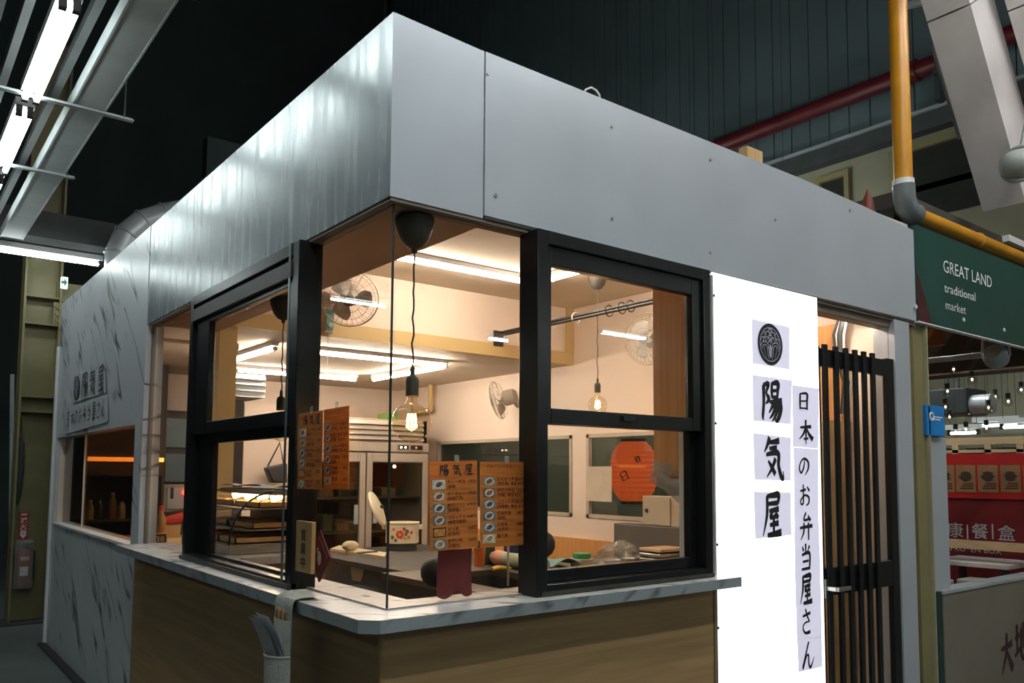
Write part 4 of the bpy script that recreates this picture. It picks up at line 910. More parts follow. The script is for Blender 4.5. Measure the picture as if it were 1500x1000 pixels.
q = AD(234, 791, 5.5)
tg = thing('price_tag', 'small yellow framed price tag by the fixed pane', 'tag', (q.x, q.y, 1.011))
build('card', bx(q.x-.045, q.x+.045, q.y-.006, q.y, 1.011, 1.085), M_brownink, tg)
build('border', MB().box(q.x-.045, q.x+.045, q.y-.009, q.y-.006, 1.078, 1.085).box(q.x-.045, q.x+.045, q.y-.009, q.y-.006, 1.011, 1.018).box(q.x-.045, q.x-.04, q.y-.009, q.y-.006, 1.011, 1.085).box(q.x+.04, q.x+.045, q.y-.009, q.y-.006, 1.011, 1.085), M_yellow, tg)
text('38', .055, (q.x, q.y-.007, 1.026), UR, UZ, M_yellow, tg, align='CENTER')
shf = thing('shelf_unit', 'dark shelf unit added to darken the view through the long side window', 'shelf', (.35, 5.4, 0))
M_dk = plain('dim_interior_board', (.055, .035, .018), .6)  # unit added and its boards coloured dark to keep the side window dim
build('back_board', bx(.12, .70, 5.70, 5.78, 0, 2.41), M_dk, shf)
build('side_board', bx(.70, .72, 5.15, 5.78, 0, 2.41), M_dk, shf)
build('shelf_board', bx(.12, .70, 5.15, 5.70, 1.08, 1.10), M_dk, shf)
build('valance_board', bx(.115, .70, 5.13, 5.15, 1.46, 2.41), M_dk, shf)
build('reflection_strip', bx(.115, .70, 5.115, 5.13, 1.58, 1.615), M_refl_o, shf)  # glowing strip stands in for the orange reflection in the side window
cols = [(.30, .24, .12), (.05, .04, .03), (.2, .12, .04), (.35, .3, .22), (.10, .08, .03), (.25, .18, .06)]
for k in range(6):
    bottle(.17+k*.085, 5.25+.06*(k % 2), 1.10, .16+.03*((k*7) % 3), .034, plain('jar_%d' % k, cols[k], .3), M_blackp if k % 2 else M_tanbox, ORD[k] + ' jar from the left on the dark shelf behind the side window', group='jars behind the side window')

# ------------------------------------------------------------------ menus on the corner glass
MENU1 = [('カレー弁当', '170元', '(咖哩)'), ('カツカレー', '170元', '(咖哩豬排)'), ('唐揚げカレー', '170元', '(咖哩雞)'), ('コロッケカレー', '160元', '(咖哩可樂餅)'), ('かつ丼', '160元', '(豬排丼)'), ('唐揚げ丼', '130元', '(炸雞丼)')]
MENU2 = [('とんかつ弁当', '150元', '(炸豬排)  単品 80元'), ('唐揚げ弁当', '130元', '(炸雞)  単品 80元'), ('コロッケ弁当', '120元', '(可樂餅)  単品 40元'), ('焼肉弁当', '140元', '(燒肉)'), ('焼肉丼', '130元', '(燒肉丼)'), ('親子丼', '130元', '')]
def menu(TLp, u, v, w, h, rows, brushed, label):
    u, v = Vector(u).normalized(), Vector(v).normalized(); n = u.cross(v); o = Vector(TLp)
    P = lambda a, b, lift=0.: o + u*(a*w) - v*(b*h) + n*lift
    t = thing('menu_sheet', label, 'menu', P(.5, 1), 'laminated menus on the corner glass')
    sh = MB(); sh.prism([P(0, 1), P(1, 1), P(1, 0), P(0, 0)], n*.002)
    build('sheet', sh, M_menu, t)
    build('clip', MB().prism([P(.52, .02, .003), P(.60, .02, .003), P(.60, -.07, .003), P(.52, -.07, .003)], n*.004), M_plast, t)
    if brushed:
        for k, ch in enumerate('陽気屋'): brush(ch, P(.20+k*.255, .165, .002), u, v, w*.20, h*.125, M_ink, t, 1.25)
    else: text('日本のお弁当屋さん', w*.083, P(.5, .075, .002), u, v, M_redink, t, align='CENTER')
    for k, (nm, pr_, sub) in enumerate(rows):
        y = .20+k*.134
        if not brushed: y = .17+k*.134
        dm = [(.55, .52, .47), (.42, .25, .10), (.16, .17, .16), (.17, .18, .17), (.50, .22, .055), (.15, .16, .13)][k] if brushed else [(.30, .2, .12), (.12, .10, .07), (.18, .17, .16), (.14, .15, .16), (.20, .20, .19), (.55, .42, .26)][k]
        ph = build('dish_photo', MB().prism([P(.06, y+.112, .002), P(.32, y+.112, .002), P(.32, y+.008, .002), P(.06, y+.008, .002)], n*.0008), plain('photo_ground_%d%d' % (k, brushed), dm, .4, 0, .4, 60), t)
        if brushed and k == 4:
            fm = MB()
            for (a0, a1, b0, b1) in ((.06, .32, .008, .018), (.06, .32, .102, .112), (.06, .075, .008, .112), (.305, .32, .008, .112)): fm.prism([P(a0, y+b1, .003), P(a1, y+b1, .003), P(a1, y+b0, .003), P(a0, y+b0, .003)], n*.0004)
            build('photo_border', fm, M_ink, ph)
        else:
            ctr = (.19, y+.06); pl = [P(ctr[0]+.10*math.cos(i*math.pi/10), ctr[1]+.046*math.sin(i*math.pi/10), .0032) for i in range(20)]
            build('plate', MB().poly(pl[::-1]), plain('plate_white', (.58, .55, .5), .4, 0, .2, 60), ph)
            fd = [P(ctr[0]+.066*math.cos(i*math.pi/10+.4)*(1+.2*math.sin(3*i)), ctr[1]+.03*math.sin(i*math.pi/10), .0036) for i in range(20)]
            build('dish', MB().poly(fd[::-1]), plain('dish_%d%d' % (k, brushed), ((.12, .07, .03), (.25, .08, .03), (.06, .06, .05), (.16, .09, .05), (.1, .1, .1), (.3, .2, .08))[k], .5, 0, .5, 80), ph)
        text(nm, w*.078, P(.355, y+.055, .002), u, v, M_brownink, t, bold=.012)
        text(pr_, w*.078, P(.97, y+.055, .002), u, v, M_brownink, t, align='RIGHT', bold=.012)
        if sub: text(sub, w*.072, P(.355, y+.108, .002), u, v, M_brownink, t, bold=.012)
GY = .022
a = AY(628, 676, GY); b = AY(698, 674, GY); c = AY(629, 808, GY)
menu(a, b-a, Vector((a.x-c.x-.002, 0, a.z-c.z)), (b-a).length, (a-c).length, MENU1, True, 'left of the two menus facing the camera, headed by three brush characters')
a = AY(703, 676, GY); b = AY(771, 675, GY); c = AY(707, 802, GY)
menu(a, Vector((1, 0, .01)), Vector((-.012, 0, 1)), .198, (a-c).length, MENU2, False, 'right of the two menus facing the camera, with small red heading')
GX = -.037
a = AX(439, 606, GX); b = AX(474, 600.5, GX); c = AX(436, 716, GX)
menu(a, (b-a), Vector((0, a.y-c.y, a.z-c.z)), (b-a).length, (a-c).length, MENU1, True, 'menu with brush heading on the left glass beside the black frame')
GX = .022
a = AX(475, 600, GX); b = AX(512, 594, GX); c = AX(474, 716, GX)
menu(a, (b-a), Vector((0, a.y-c.y, a.z-c.z)), (b-a).length, (a-c).length, MENU2, False, 'menu without brush heading on the left glass nearest the corner')

# dark red cloth under the menu
a, b = AY(642, 806, .06), AY(692, 868, .06)
build('red_cloth', MB().grid(lambda u, v: (a.x+(b.x-a.x)*u, .06+.008*math.sin(7*u+2*v), a.z+(b.z-a.z)*v - .012*math.sin(9*u)*(v > .9)), 14, 12), M_dred, None, label='dark red cloth hanging below the left front menu', cat='cloth', smooth=True)
# wooden open sign and diamond charm on the left glass
a, b = AX(434, 762, -.052), AX(455, 841, -.052)
ws = thing('wooden_sign', 'narrow wooden sign with vertical characters on the left glass', 'sign', (.015, (a.y+b.y)/2, b.z))
build('board', bx(-.052, -.0362, b.y, a.y, b.z, a.z), wood('sign_wood', (.30, .17, .06), (.40, .25, .10), (3, 3, .5), .5), ws, bevel=.002)
for k, ch in enumerate('営業中'): text(ch, .042, (-.052, (a.y+b.y)/2, a.z-.062-k*.048), UL, UZ, M_ink, ws, align='CENTER', bold=.015, sx=1.1)
t_, b_ = AX(470, 776, .012), AX(468, 852, .012); cy_, cz_ = (t_.y+b_.y)/2, (t_.z+b_.z)/2; hw, hh = (AX(453, 812, .012).y-AX(485, 812, .012).y)/2, (t_.z-b_.z)/2
dm = thing('diamond_charm', 'dark red diamond shaped charm hanging on the left glass', 'charm', (.012, cy_, b_.z))
dia = lambda s_, x: [(x, cy_+hw*s_, cz_), (x, cy_, cz_-hh*s_), (x, cy_-hw*s_, cz_), (x, cy_, cz_+hh*s_)]
build('felt', MB().prism(dia(1, .008), (.006, 0, 0)), plain('charm_red', (.11, .012, .012), .7), dm)
build('border', MB().prism(dia(.78, .0068), (.001, 0, 0)), plain('charm_gold', (.20, .07, .02), .5), dm)
build('inner_field', MB().prism(dia(.70, .0058), (.001, 0, 0)), plain('charm_red', (.11, .012, .012), .7), dm)
build('embroidery', MB().sph((.007, cy_-.006, cz_-.008), .022, 12, 1.3, .12, .8), plain('charm_silver', (.38, .36, .33), .5, 0, .4, 90), dm, smooth=True)
build('gold_knot', MB().sph((.007, cy_+.008, cz_+.018), .015, 10, 1, .15, .9), plain('charm_gold2', (.36, .22, .05), .5), dm, smooth=True)
build('string', MB().cyl((.012, cy_, t_.z), (.012, cy_, t_.z+.03), .0015, n=5), M_ink, dm)

# cloth organiser hanging over the counter
gx = AX(414, 920, -.14).y
og = thing('hanging_organiser', 'grey fabric organiser with paper flyers draped over the counter edge', 'organiser', (-.13, gx, .2))
M_fab = plain('organiser_fabric', (.36, .37, .33), .85, 0, .1, 20, bump=.2)
W2 = .074
def drape(u, v):
    y = gx+W2-(2*W2)*u; s_ = v*.95
    wob = .005*math.sin(9*u+5*v)
    if s_ < .085: return (-.04-s_, y, ZC+.010+.007*math.sin(6*u)+wob)
    if s_ < .125: k = (s_-.085)/.04; return (-.125-.012*math.sin(k*1.57), y, ZC+.010-.02*k)
    return (-.137-.003*math.sin(4*s_), y, ZC-.010-(s_-.125))
build('back_cloth', MB().grid(drape, 8, 40), M_fab, og, smooth=True)
def pocket(zt, zb, d0, d1, ww):
    mb = MB(); N_ = 12
    prof = [(-ww+2*ww*i/N_, math.sin(math.pi*i/N_)**.6) for i in range(N_+1)]
    V = [(-.141-d0*s_, gx-a_, zt) for a_, s_ in prof]+[(-.141-d1*s_, gx-a_, zb) for a_, s_ in prof]
    mb._a(V, [(i, i+1, N_+2+i, N_+1+i) for i in range(N_)]); return mb
zu, zl_ = AX(416, 908, -.15).z, AX(410, 966, -.18).z
p1 = build('pocket', pocket(zu, zu-.13, .014, .022, W2*.92), M_fab, og, smooth=True)
p2 = build('pocket', pocket(zl_, zl_-.35, .055, .05, W2), M_fab, og, smooth=True)
build('pocket_rim', MB().tube([(-.141-.055*math.sin(math.pi*i/12)**.6, gx-(-W2+2*W2*i/12), zl_) for i in range(13)], .004, 6), M_fab, p2, smooth=True)
for k in range(5): build('chopstick_packet', bx(-.149, -.145, gx+.036-.018*k-.006, gx+.036-.018*k+.006, zu-.02, zu+.026+.008*(k % 2)), M_ply if k % 2 else plain('packet_brown', (.22, .10, .04), .6), None, label='%s chopstick packet from the left in the upper pocket of the organiser' % ORD[k], cat='packet', group='chopstick packets in the organiser')
zf = AX(396, 905, -.20).z
for k in range(3):
    x_ = -.150-.011*k
    build('flyer', MB().grid(lambda u, v: (x_-.045*v**2.0, gx+.062-.12*u+.045*v*v, zl_-.06+(zf-zl_+.06)*v-.006*k), 4, 10), M_paperd if k else plain('flyer_white', (.62, .64, .72), .6), None, label=('innermost', 'middle', 'outermost')[k] + ' folded paper flyer in the lower pocket of the organiser', cat='flyer', group='flyers in the organiser', smooth=True)

# ------------------------------------------------------------------ papers on the lightbox
def crest(ctr, u, v, rx, ry, parent):
    n = Vector(u).cross(Vector(v)); P = lambda a, b, l: Vector(ctr)+u*(a*rx)+v*(b*ry)+n*l
    N_ = 48
    build('crest_disc', MB().poly([P(math.cos(2*math.pi*i/N_), math.sin(2*math.pi*i/N_), .002) for i in range(N_)]), M_ink, parent)
    wm = MB()
    def arc_(cx, cy, r, a0, a1, w_=.022, asp=1.):
        pts = []
        k = 14
        for i in range(k):
            t0, t1 = a0+(a1-a0)*i/k, a0+(a1-a0)*(i+1)/k
            wm._a([P(cx+(r-w_)*math.cos(t0), cy+(r-w_)*asp*math.sin(t0), .0026), P(cx+(r+w_)*math.cos(t0), cy+(r+w_)*asp*math.sin(t0), .0026), P(cx+(r+w_)*math.cos(t1), cy+(r+w_)*asp*math.sin(t1), .0026), P(cx+(r-w_)*math.cos(t1), cy+(r-w_)*asp*math.sin(t1), .0026)], [(0, 1, 2, 3)])
    pi = math.pi
    arc_(0, 0, .82, 0, 2*pi, .018)
    for sgn in (-1, 1):
        arc_(sgn*.44, -.26, .34, 0 if sgn > 0 else .1, pi, .02, 1.1)
        arc_(sgn*.44, -.30, .22, 0, pi, .016, 1.2)
        arc_(sgn*.30, .08, .27, .1, pi-.1, .02)
        arc_(sgn*.56, .12, .20, -.2, pi, .02)
        arc_(sgn*.22, .38, .22, .0, pi, .02)
        arc_(sgn*.48, .42, .15, -.3, pi, .018)
        arc_(sgn*.12, .20, .12, 0, pi, .016)
    arc_(0, .60, .17, 0, pi, .02); arc_(0, .66, .08, 0, 2*pi, .016); arc_(0, .30, .16, .0, pi, .02); arc_(0, .02, .17, .2, pi-.2, .02)
    for a in range(5): 
        t0 = pi*(.2+.15*a); wm.stroke([(.05*math.cos(t0), .36+.05*math.sin(t0), .02), (.15*math.cos(t0), .36+.22*math.sin(t0), .012)], lambda x, y: P(x, y, .0027))
    tear = [(0, .10), (.03, -.02), (.10, -.20), (.12, -.40), (.08, -.58), (0, -.66), (-.08, -.58), (-.12, -.40), (-.10, -.20), (-.03, -.02)]
    wm.poly([P(a, b, .0027) for a, b in tear][::-1])
    for sgn in (-1, 1):
        wm.stroke([(sgn*.16, -.10, .02), (sgn*.22, -.40, .03), (sgn*.12, -.72, .02)], lambda x, y: P(x, y, .0028))
        wm.stroke([(sgn*.50, -.10, .015), (sgn*.46, -.40, .02), (sgn*.30, -.66, .012)], lambda x, y: P(x, y, .0028))
    build('crest_linework', wm, M_paper, parent)
def paper(name, label, corners, Y=-.0095, curl=0.):
    q = [AY(x, y, Y) for x, y in corners]      # TL TR BR BL
    t = thing(name, label, 'paper', ((q[2]+q[3])/2), 'papers taped to the lightbox')
    def f(u, v):
        p = (q[0]*(1-u)+q[1]*u)*(1-v)+(q[3]*(1-u)+q[2]*u)*v; return (p.x, Y-.001-curl*abs(math.sin(2.5*u+7*v))*.004, p.z)
    build('sheet', MB().grid(f, 6, 10), M_paper, t, smooth=True)
    return t, q
t, q = paper('crest_paper', 'paper square printed with a round black crest', ((1101, 467), (1156, 479), (1156, 541), (1102, 532)))
ctr = (q[0]+q[2])/2; ctr.y = -.0115; ctr.x -= .01; crest(ctr, UR, UZ, .098, .098, t)
YO, YS = -.0115, -.0120
for ch, cor, lab in (('陽', ((1102, 549), (1160, 557), (1158, 621), (1103, 616)), 'upper paper square with a bold brush character under the crest'),
                     ('気', ((1103, 634), (1158, 641), (1158, 704), (1105, 702)), 'middle paper square with a bold brush character'),
                     ('屋', ((1104, 720), (1158, 721), (1159, 783), (1106, 789)), 'lowest paper square with a bold brush character')):
    t, q = paper('character_paper', lab, cor)
    bxs = {'陽': (1114, 556, 1147, 618), '気': (1117, 638, 1148, 701), '屋': (1115, 722, 1146, 785)}[ch]
    a = AY(bxs[0], bxs[1], YO); b = AY(bxs[2], bxs[3], YO)
    brush(ch, (a.x, YO, b.z), UR, UZ, b.x-a.x, a.z-b.z, M_ink, t, 1.45)
strips = [((1160, 564), (1199, 569), (1198, 657), (1161, 654)), ((1162, 655), (1198, 658), (1198, 748), (1163, 748)), ((1163, 748), (1198, 748), (1201, 838), (1164, 840)), ((1164, 840), (1201, 838), (1203, 933), (1167, 936)), ((1167, 936), (1203, 932), (1204, 976), (1169, 984))]
chars = [[('日', 573, 602, 1177, 11), ('本', 613, 651, 1180.5, 11)], [('の', 667, 697, 1178, 9), ('お', 708, 742, 1179, 9)], [('弁', 750, 790, 1181, 10.5), ('当', 796, 835, 1180.5, 10)], [('屋', 842, 883, 1181, 10), ('さ', 892, 926, 1182, 9)], [('ん', 940, 976, 1184, 9.5)]]
ordn = ['top', 'second', 'middle', 'fourth', 'bottom']
for k, cor in enumerate(strips):
    t, q = paper('character_strip', '%s sheet of the long vertical paper strip with small brush characters' % ordn[k], cor, -.0125-.0012*(k % 2), .5)
    for ch, y0, y1, cx_, hw_ in chars[k]:
        Yk = -.020
        a = AY(cx_-hw_, y0, Yk); b = AY(cx_+hw_, y1, Yk)
        brush(ch, (a.x, -.0182, b.z), UR, UZ, b.x-a.x, a.z-b.z, M_ink, t, 1.5)
# papers on the marble wall
q = [AX(x, y, -.004) for x, y in ((108, 551), (155, 536), (157, 574), (108, 590))]
t = thing('wall_paper_sign', 'upper paper banner with crest and brush characters on the marble wall', 'paper', (q[2]+q[3])/2, 'paper banners on the marble wall')
build('sheet', MB().grid(lambda u, v: tuple(((q[0]*(1-u)+q[1]*u)*(1-v)+(q[3]*(1-u)+q[2]*u)*v)+Vector((-.006*abs(math.sin(14*u)), 0, 0))), 24, 4), M_paperd, t)
w_ = (q[0]-q[1]).length; hq = (q[0]-q[3]).length
P0 = lambda u, v: (q[0]*(1-u)+q[1]*u)*(1-v)+(q[3]*(1-u)+q[2]*u)*v + Vector((-.009, 0, 0))
crest(P0(.14, .5), UL, UZ, .11, .095, t)
for k, ch in enumerate('陽気屋'): p = P0(.29+k*.235, .92); brush(ch, p, UL, UZ, w_*.19, hq*.82, M_ink, t, 1.05)
q2 = [AX(x, y, -.004) for x, y in ((97, 598), (158, 577), (159, 617), (97, 636))]
t = thing('wall_paper_sign', 'lower paper banner with small brush characters on the marble wall', 'paper', (q2[2]+q2[3])/2, 'paper banners on the marble wall')
build('sheet', MB().grid(lambda u, v: tuple(((q2[0]*(1-u)+q2[1]*u)*(1-v)+(q2[3]*(1-u)+q2[2]*u)*v)+Vector((-.006*abs(math.sin(16*u)), 0, 0))), 24, 4), M_paperd, t)
P1 = lambda u, v: (q2[0]*(1-u)+q2[1]*u)*(1-v)+(q2[3]*(1-u)+q2[2]*u)*v + Vector((-.009, 0, 0))
w_ = (q2[0]-q2[1]).length; hq = (q2[0]-q2[3]).length
for k, ch in enumerate('日本のお弁当屋さん'): brush(ch, P1(.04+k*.105, .78), UL, UZ, w_*.085, hq*.58, M_ink, t, 1.05)

# ------------------------------------------------------------------ items seen through the door
zc_ = AX(1215, 614, 3.1).z
dc = thing('tall_cupboard', 'tan wooden cupboard behind the slatted door', 'cupboard', (3.24, .58, 0))
build('carcass', bx(3.12, 3.37, .36, .80, 0, zc_), M_ply, dc, bevel=.004)
build('door', bx(3.105, 3.12, .37, .79, .02, .93), M_bamboo, dc)
build('door', bx(3.105, 3.12, .37, .79, .945, zc_-.01), M_ply, dc)
build('upper_panel', bx(3.33, 3.37, .40, .80, zc_+.001, 2.42), M_bamboo, dc)
cbm = thing('cable_bundle', 'bundle of black and white cables above the slatted door', 'cable', (2.95, .42, 2.37))
for k in range(4):
    p = [AX(1228+4*k, 468, 3.28), AX(1221+5*k, 490, 3.28), AX(1224+4*k, 520, 3.28), AX(1236+3*k, 560, 3.28), AX(1232+3*k, 606, 3.28)]
    build('cable', MB().tube([p[0]+Vector((0, 0, .35))]+p, .008 if k != 2 else .02, 7), M_blackp if k % 2 == 0 else M_white, cbm, smooth=True)
# ------------------------------------------------------------------ kiosk roof bits
p = AY(1100, 234, .25)
build('plywood_offcut', bx(p.x-.10, p.x+.03, .2, .25, 2.97, p.z+.035), M_ply, None, label='plywood offcut sticking up behind the fascia', cat='board')
p = AY(872, 138, .05)
build('wire_loop', MB().tube([AY(x, y, .05) for x, y in ((855, 140), (858, 131), (866, 128), (873, 132), (878, 139), (879, 148))], .004, 6), M_white, None, label='loose white wire loop on top of the fascia', cat='wire', smooth=True)
p = AY(1271, 300, .3)
build('red_ornament', MB().lathe([(.03, 2.966-p.z), (.045, -.05), (.03, .03), (.008, .08), (.001, .1)], p, 12), plain('ornament_red', (.20, .04, .02), .6), None, label='small red ornament poking above the fascia', cat='ornament', smooth=True)

# ================================================================== market hall, left side
CY = 7.2
cl = thing('steel_column', 'olive painted steel column with stiffener plates at the left edge', 'column', (.02, CY, 0))
zt = 6.0
build('web', bx(-.13, .165, CY+.08, CY+.10, 0, zt), M_olive, cl)
build('flange', bx(-.15, -.13, CY-.05, CY+.2, 0, zt), M_olive, cl); build('flange', bx(.165, .185, CY-.05, CY+.2, 0, zt), M_olive, cl)
for y in (434, 474, 581, 603): z = AY(50, y, CY).z; build('stiffener', bx(-.13, .165, CY-.04, CY+.08, z-.008, z+.008), M_olive, cl)
build('base_plate', bx(-.24, .27, CY-.14, CY+.26, 0, .02), M_dgray, cl)
a, b = AY(77, 476, CY), AY(91, 444, CY)
pl = build('splice_plate', bx(a.x, b.x+.02, CY-.01, CY+.01, a.z, b.z), M_olive, cl)
for k in range(3): z = a.z+(b.z-a.z)*(.2+.3*k); build('bolt', MB().cyl(((a.x+b.x)/2, CY-.03, z), ((a.x+b.x)/2, CY-.01, z), .022, n=6), M_olive, pl)
a, b = AY(81, 442, CY+.1), AY(125, 420, CY+.1)
build('beam_stub', bx(a.x, b.x+1.5, CY+.05, CY+.2, a.z, b.z), M_olive, cl)
a, b = AY(89.5, 421, CY-.1), AY(100, 406, CY-.1)
es = thing('exit_sign', 'small white exit sign with a green arrow by the column', 'sign', ((a.x+b.x)/2, CY-.1, a.z))
build('sign_box', bx(a.x, b.x, CY-.1, CY-.04, a.z, b.z), emit('exit_white', (.9, 1, .95), 1.0), es)
mx_, mz_ = (a.x+b.x)/2, (a.z+b.z)/2; r = (b.z-a.z)*.34
build('green_arrow', MB().poly([(mx_-r*.75, CY-.102, mz_+r*.35), (mx_-r*.1, CY-.102, mz_+r*.35), (mx_-r*.1, CY-.102, mz_+r), (mx_+r*.6, CY-.102, mz_), (mx_-r*.1, CY-.102, mz_-r), (mx_-r*.1, CY-.102, mz_-r*.35), (mx_-r*.75, CY-.102, mz_-r*.35)][::-1]), plain('exit_green', (.0, .25, .11), .5), es)
um = thing('umbrella', 'closed dark umbrella hanging on the olive column', 'umbrella', AY(30, 740, CY+.02))
q0, q1 = AY(31, 640, CY+.03), AY(25, 738, CY+.03)
build('canopy', MB().tube([q0, q0.lerp(q1, .12), q0.lerp(q1, .5), q0.lerp(q1, .9), q1], [.012, .035, .042, .022, .006], 12), plain('umbrella_cloth', (.035, .045, .045), .8, bump=.5), um, smooth=True)
q2 = AY(30, 612, CY+.03); build('handle', MB().tube([q0, q2], .013, 8), plain('umbrella_wood', (.12, .06, .03), .5), um)
build('strap', MB().tube([q0.lerp(q1, .3)+Vector((-.04, -.01, 0)), q0.lerp(q1, .3)+Vector((.04, -.02, .01))], .008, 6), M_blackp, um)
a, b = AY(27, 790, CY+.05), AY(42, 750, CY+.05)
sg = thing('extinguisher_sign', 'red fire extinguisher sign with white characters on the column', 'sign', ((a.x+b.x)/2, CY+.05, a.z))
build('plate', bx(a.x, b.x, CY+.05, CY+.06, a.z, b.z), M_red, sg)
for k, ch in enumerate('滅火器'): text(ch, .062, ((a.x+b.x)/2, CY+.05, b.z-.10-k*.062), UR, UZ, M_white, sg, align='CENTER', bold=.02)
mx_ = (a.x+b.x)/2
build('arrow', MB().poly([(mx_-.03, CY+.0485, a.z+.045), (mx_, CY+.0485, a.z+.008), (mx_+.03, CY+.0485, a.z+.045)]), M_white, sg)
build('heading', bx(a.x+.012, b.x-.012, CY+.0485, CY+.05, b.z-.03, b.z-.012), M_white, sg)
a, b = AY(22, 858, CY), AY(45, 800, CY); ex_x = (a.x+b.x)/2
fe = thing('fire_extinguisher', 'red fire extinguisher with a white label on the olive column', 'extinguisher', (ex_x, CY+.0, a.z))
build('cylinder', MB().lathe([(.06, 0), (.066, .02), (.066, .30), (.05, .35), (.022, .37), (.001, .37)], (ex_x, CY, a.z), 20), plain('extinguisher_red', (.20, .015, .015), .4), fe, smooth=True)
build('valve', MB().cyl((ex_x, CY, a.z+.36), (ex_x, CY, a.z+.41), .018, n=10).box(ex_x-.02, ex_x+.07, CY-.012, CY+.012, a.z+.40, a.z+.415), M_blackp, fe)
build('hose', MB().tube([(ex_x+.02, CY, a.z+.38), (ex_x+.09, CY-.02, a.z+.33), (ex_x+.085, CY-.02, a.z+.05)], .01, 8), M_blackp, fe, smooth=True)
def lab_(a0, a1, z0, z1): return MB().grid(lambda u, v: (ex_x+.0675*math.sin(a0+(a1-a0)*u), CY-.0675*math.cos(a0+(a1-a0)*u), z0+(z1-z0)*v), 6, 1)
build('label', lab_(-.5, .6, a.z+.10, a.z+.19), M_white, fe); build('label', lab_(-.5, .7, a.z+.25, a.z+.29), M_yellow, fe)
build('bracket', MB().box(ex_x-.05, ex_x+.05, CY+.05, CY+.08, a.z+.05, a.z+.3), M_blackp, fe)
build('dust_cover', MB().lathe([(.085, -.02), (.09, .02), (.085, .42), (.07, .45)], (ex_x, CY-.01, a.z), 14), M_plast, fe)

# overhead trays and rails
tr1 = thing('cable_tray', 'grey cable tray running beside the tube lights', 'tray', (-.35, 3.7, 3.64))
build('tray', bx(-.44, -.27, 1.0, 6.45, 3.64, 3.70), M_gray, tr1)
build('tray_lip', MB().box(-.445, -.435, 1.0, 6.45, 3.635, 3.72).box(-.275, -.265, 1.0, 6.45, 3.635, 3.72), M_gray, tr1)
tr2 = build('steel_channel', MB().box(-.80, -.76, 1.0, 6.4, 3.70, 3.78).box(-.54, -.50, 1.0, 6.4, 3.70, 3.76), M_dgray, None, label='dark steel channels carrying the tube lights', cat='rail')
build('ceiling_panel', bx(-1.25, -.86, .6, 3.4, 3.75, 3.80), M_dgray, None, label='dark grey panel at the top left corner', cat='panel')
for k, (y, x1, lab) in enumerate(((2.96, -.12, 'upper cross rail under the tray, between the two nearest tube lights'), (4.27, -.21, 'lower cross rail under the tray, near the far tube light'), (1.39, -.22, 'cross rail at the top edge above the tray'))):
    r_ = thing('cross_rail', lab, 'rail', (-.5, y, 3.6), 'steel cross rails under the tray')
    build('angle_bar', MB().box(-1.2, x1, y-.02, y+.02, 3.605, 3.612).box(-1.2, x1, y+.014, y+.02, 3.612, 3.632), M_gray, r_)
    for x in (-1.0, x1-.05): build('hanger_rod', MB().cyl((x, y, 3.61), (x, y, 14), .005, n=6), M_dgray, r_)
for i_, x in enumerate((-.3, -3.1)):
    build('light_channel', bx(x-1.9, x+.85, 6.56, 6.68, 3.65, 3.72), M_gray, None, label='grey channel above the cross row of tube lights' + (', in front of the column' if i_ == 0 else ', far left'), cat='rail')
# segmented duct elbow
DY = 6.35
el = thing('duct_elbow', 'segmented galvanised round duct elbow behind the marble wall', 'duct', AY(173, 400, DY))
pts = [AY(x, y, DY) for x, y in ((173, 470), (174, 372), (186, 345), (210, 326), (240, 316), (300, 305))]
pts[0].z = .0
rd = .125
for i in range(len(pts)-1): build('duct_segment', MB().cyl(pts[i], pts[i+1], rd, n=24), M_galv, el, smooth=True)
for i in range(1, len(pts)-1):
    d = (pts[i+1]-pts[i-1]).normalized(); build('joint_rib', MB().ring(pts[i], d, rd+.004, .01, 28, 6), M_galv, el, smooth=True)
build('dark_beam', bx(-3, 2.5, 7.0, 7.25, 3.75, 4.1), M_dgray, None, label='dark steel beam behind the cross tube light', cat='beam')
# far left stand
build('pipe_stand', MB().cyl(AZ(14, 690, .0)*0+AY(15, 900, 7.6), AY(18, 548, 7.6), .02, n=8), M_gray, None, label='thin grey upright pole left of the olive column', cat='pole')

# ================================================================== market hall, right side
gs = thing('hanging_signboard', 'dark green signboard with white market lettering', 'sign', (5.0, 0, 2.39))
build('board', bx(3.462, 6.6, -.012, .02, 2.392, 2.962), M_green, gs)
build('bottom_edge', bx(3.462, 6.6, -.016, .02, 2.386, 2.393), M_white, gs)
tri = [AY(x, y, -.0125) for x, y in ((1338.5, 392), (1342, 469), (1366, 475), (1352, 425))]
build('maroon_corner', MB().poly([(max(3.463, p.x), -.0132, max(2.393, p.z)) for p in tri]), M_maroon, gs)
M_let = plain('sign_white_letters', (.75, .78, .77), .5)
def signtext(s, p0, p1, hpx):
    a, b = AY(*p0, -.013), AY(*p1, -.013); t_ = text(s, .1, a, UR, UZ, M_let, gs, lift=.002)
    w0 = max(v.co.x for v in t_.data.vertices)-min(v.co.x for v in t_.data.vertices); f = (b.x-a.x)/w0
    return t_, f, a
for s, p0, p1, h_ in (('GREAT LAND', (1381, 397.5), (1452, 418), 18), ('traditional', (1383, 427), (1428.5, 441), 13), ('market', (1384.5, 452), (1414, 461), 13)):
    a, b = AY(*p0, -.013), AY(*p1, -.013)
    hz = a.z-AY(p0[0], p0[1]+h_, -.013).z
    t_ = text(s, hz/.70, a, UR, UZ, M_let, gs, lift=.002)
    xs_ = [v.co.x for v in t_.data.vertices]; f = (b.x-a.x)/(max(xs_)-min(xs_)); x0_ = min(xs_)
    for v in t_.data.vertices: v.co.x = x0_+(v.co.x-x0_)*f
for (x, y) in ((1411.5, 468), (1471, 483), (1341.5, 449)): p = AY(x, y, -.014); build('rivet', MB().cyl((p.x, -.018, p.z), (p.x, -.012, p.z), .013, n=10), M_white, gs)
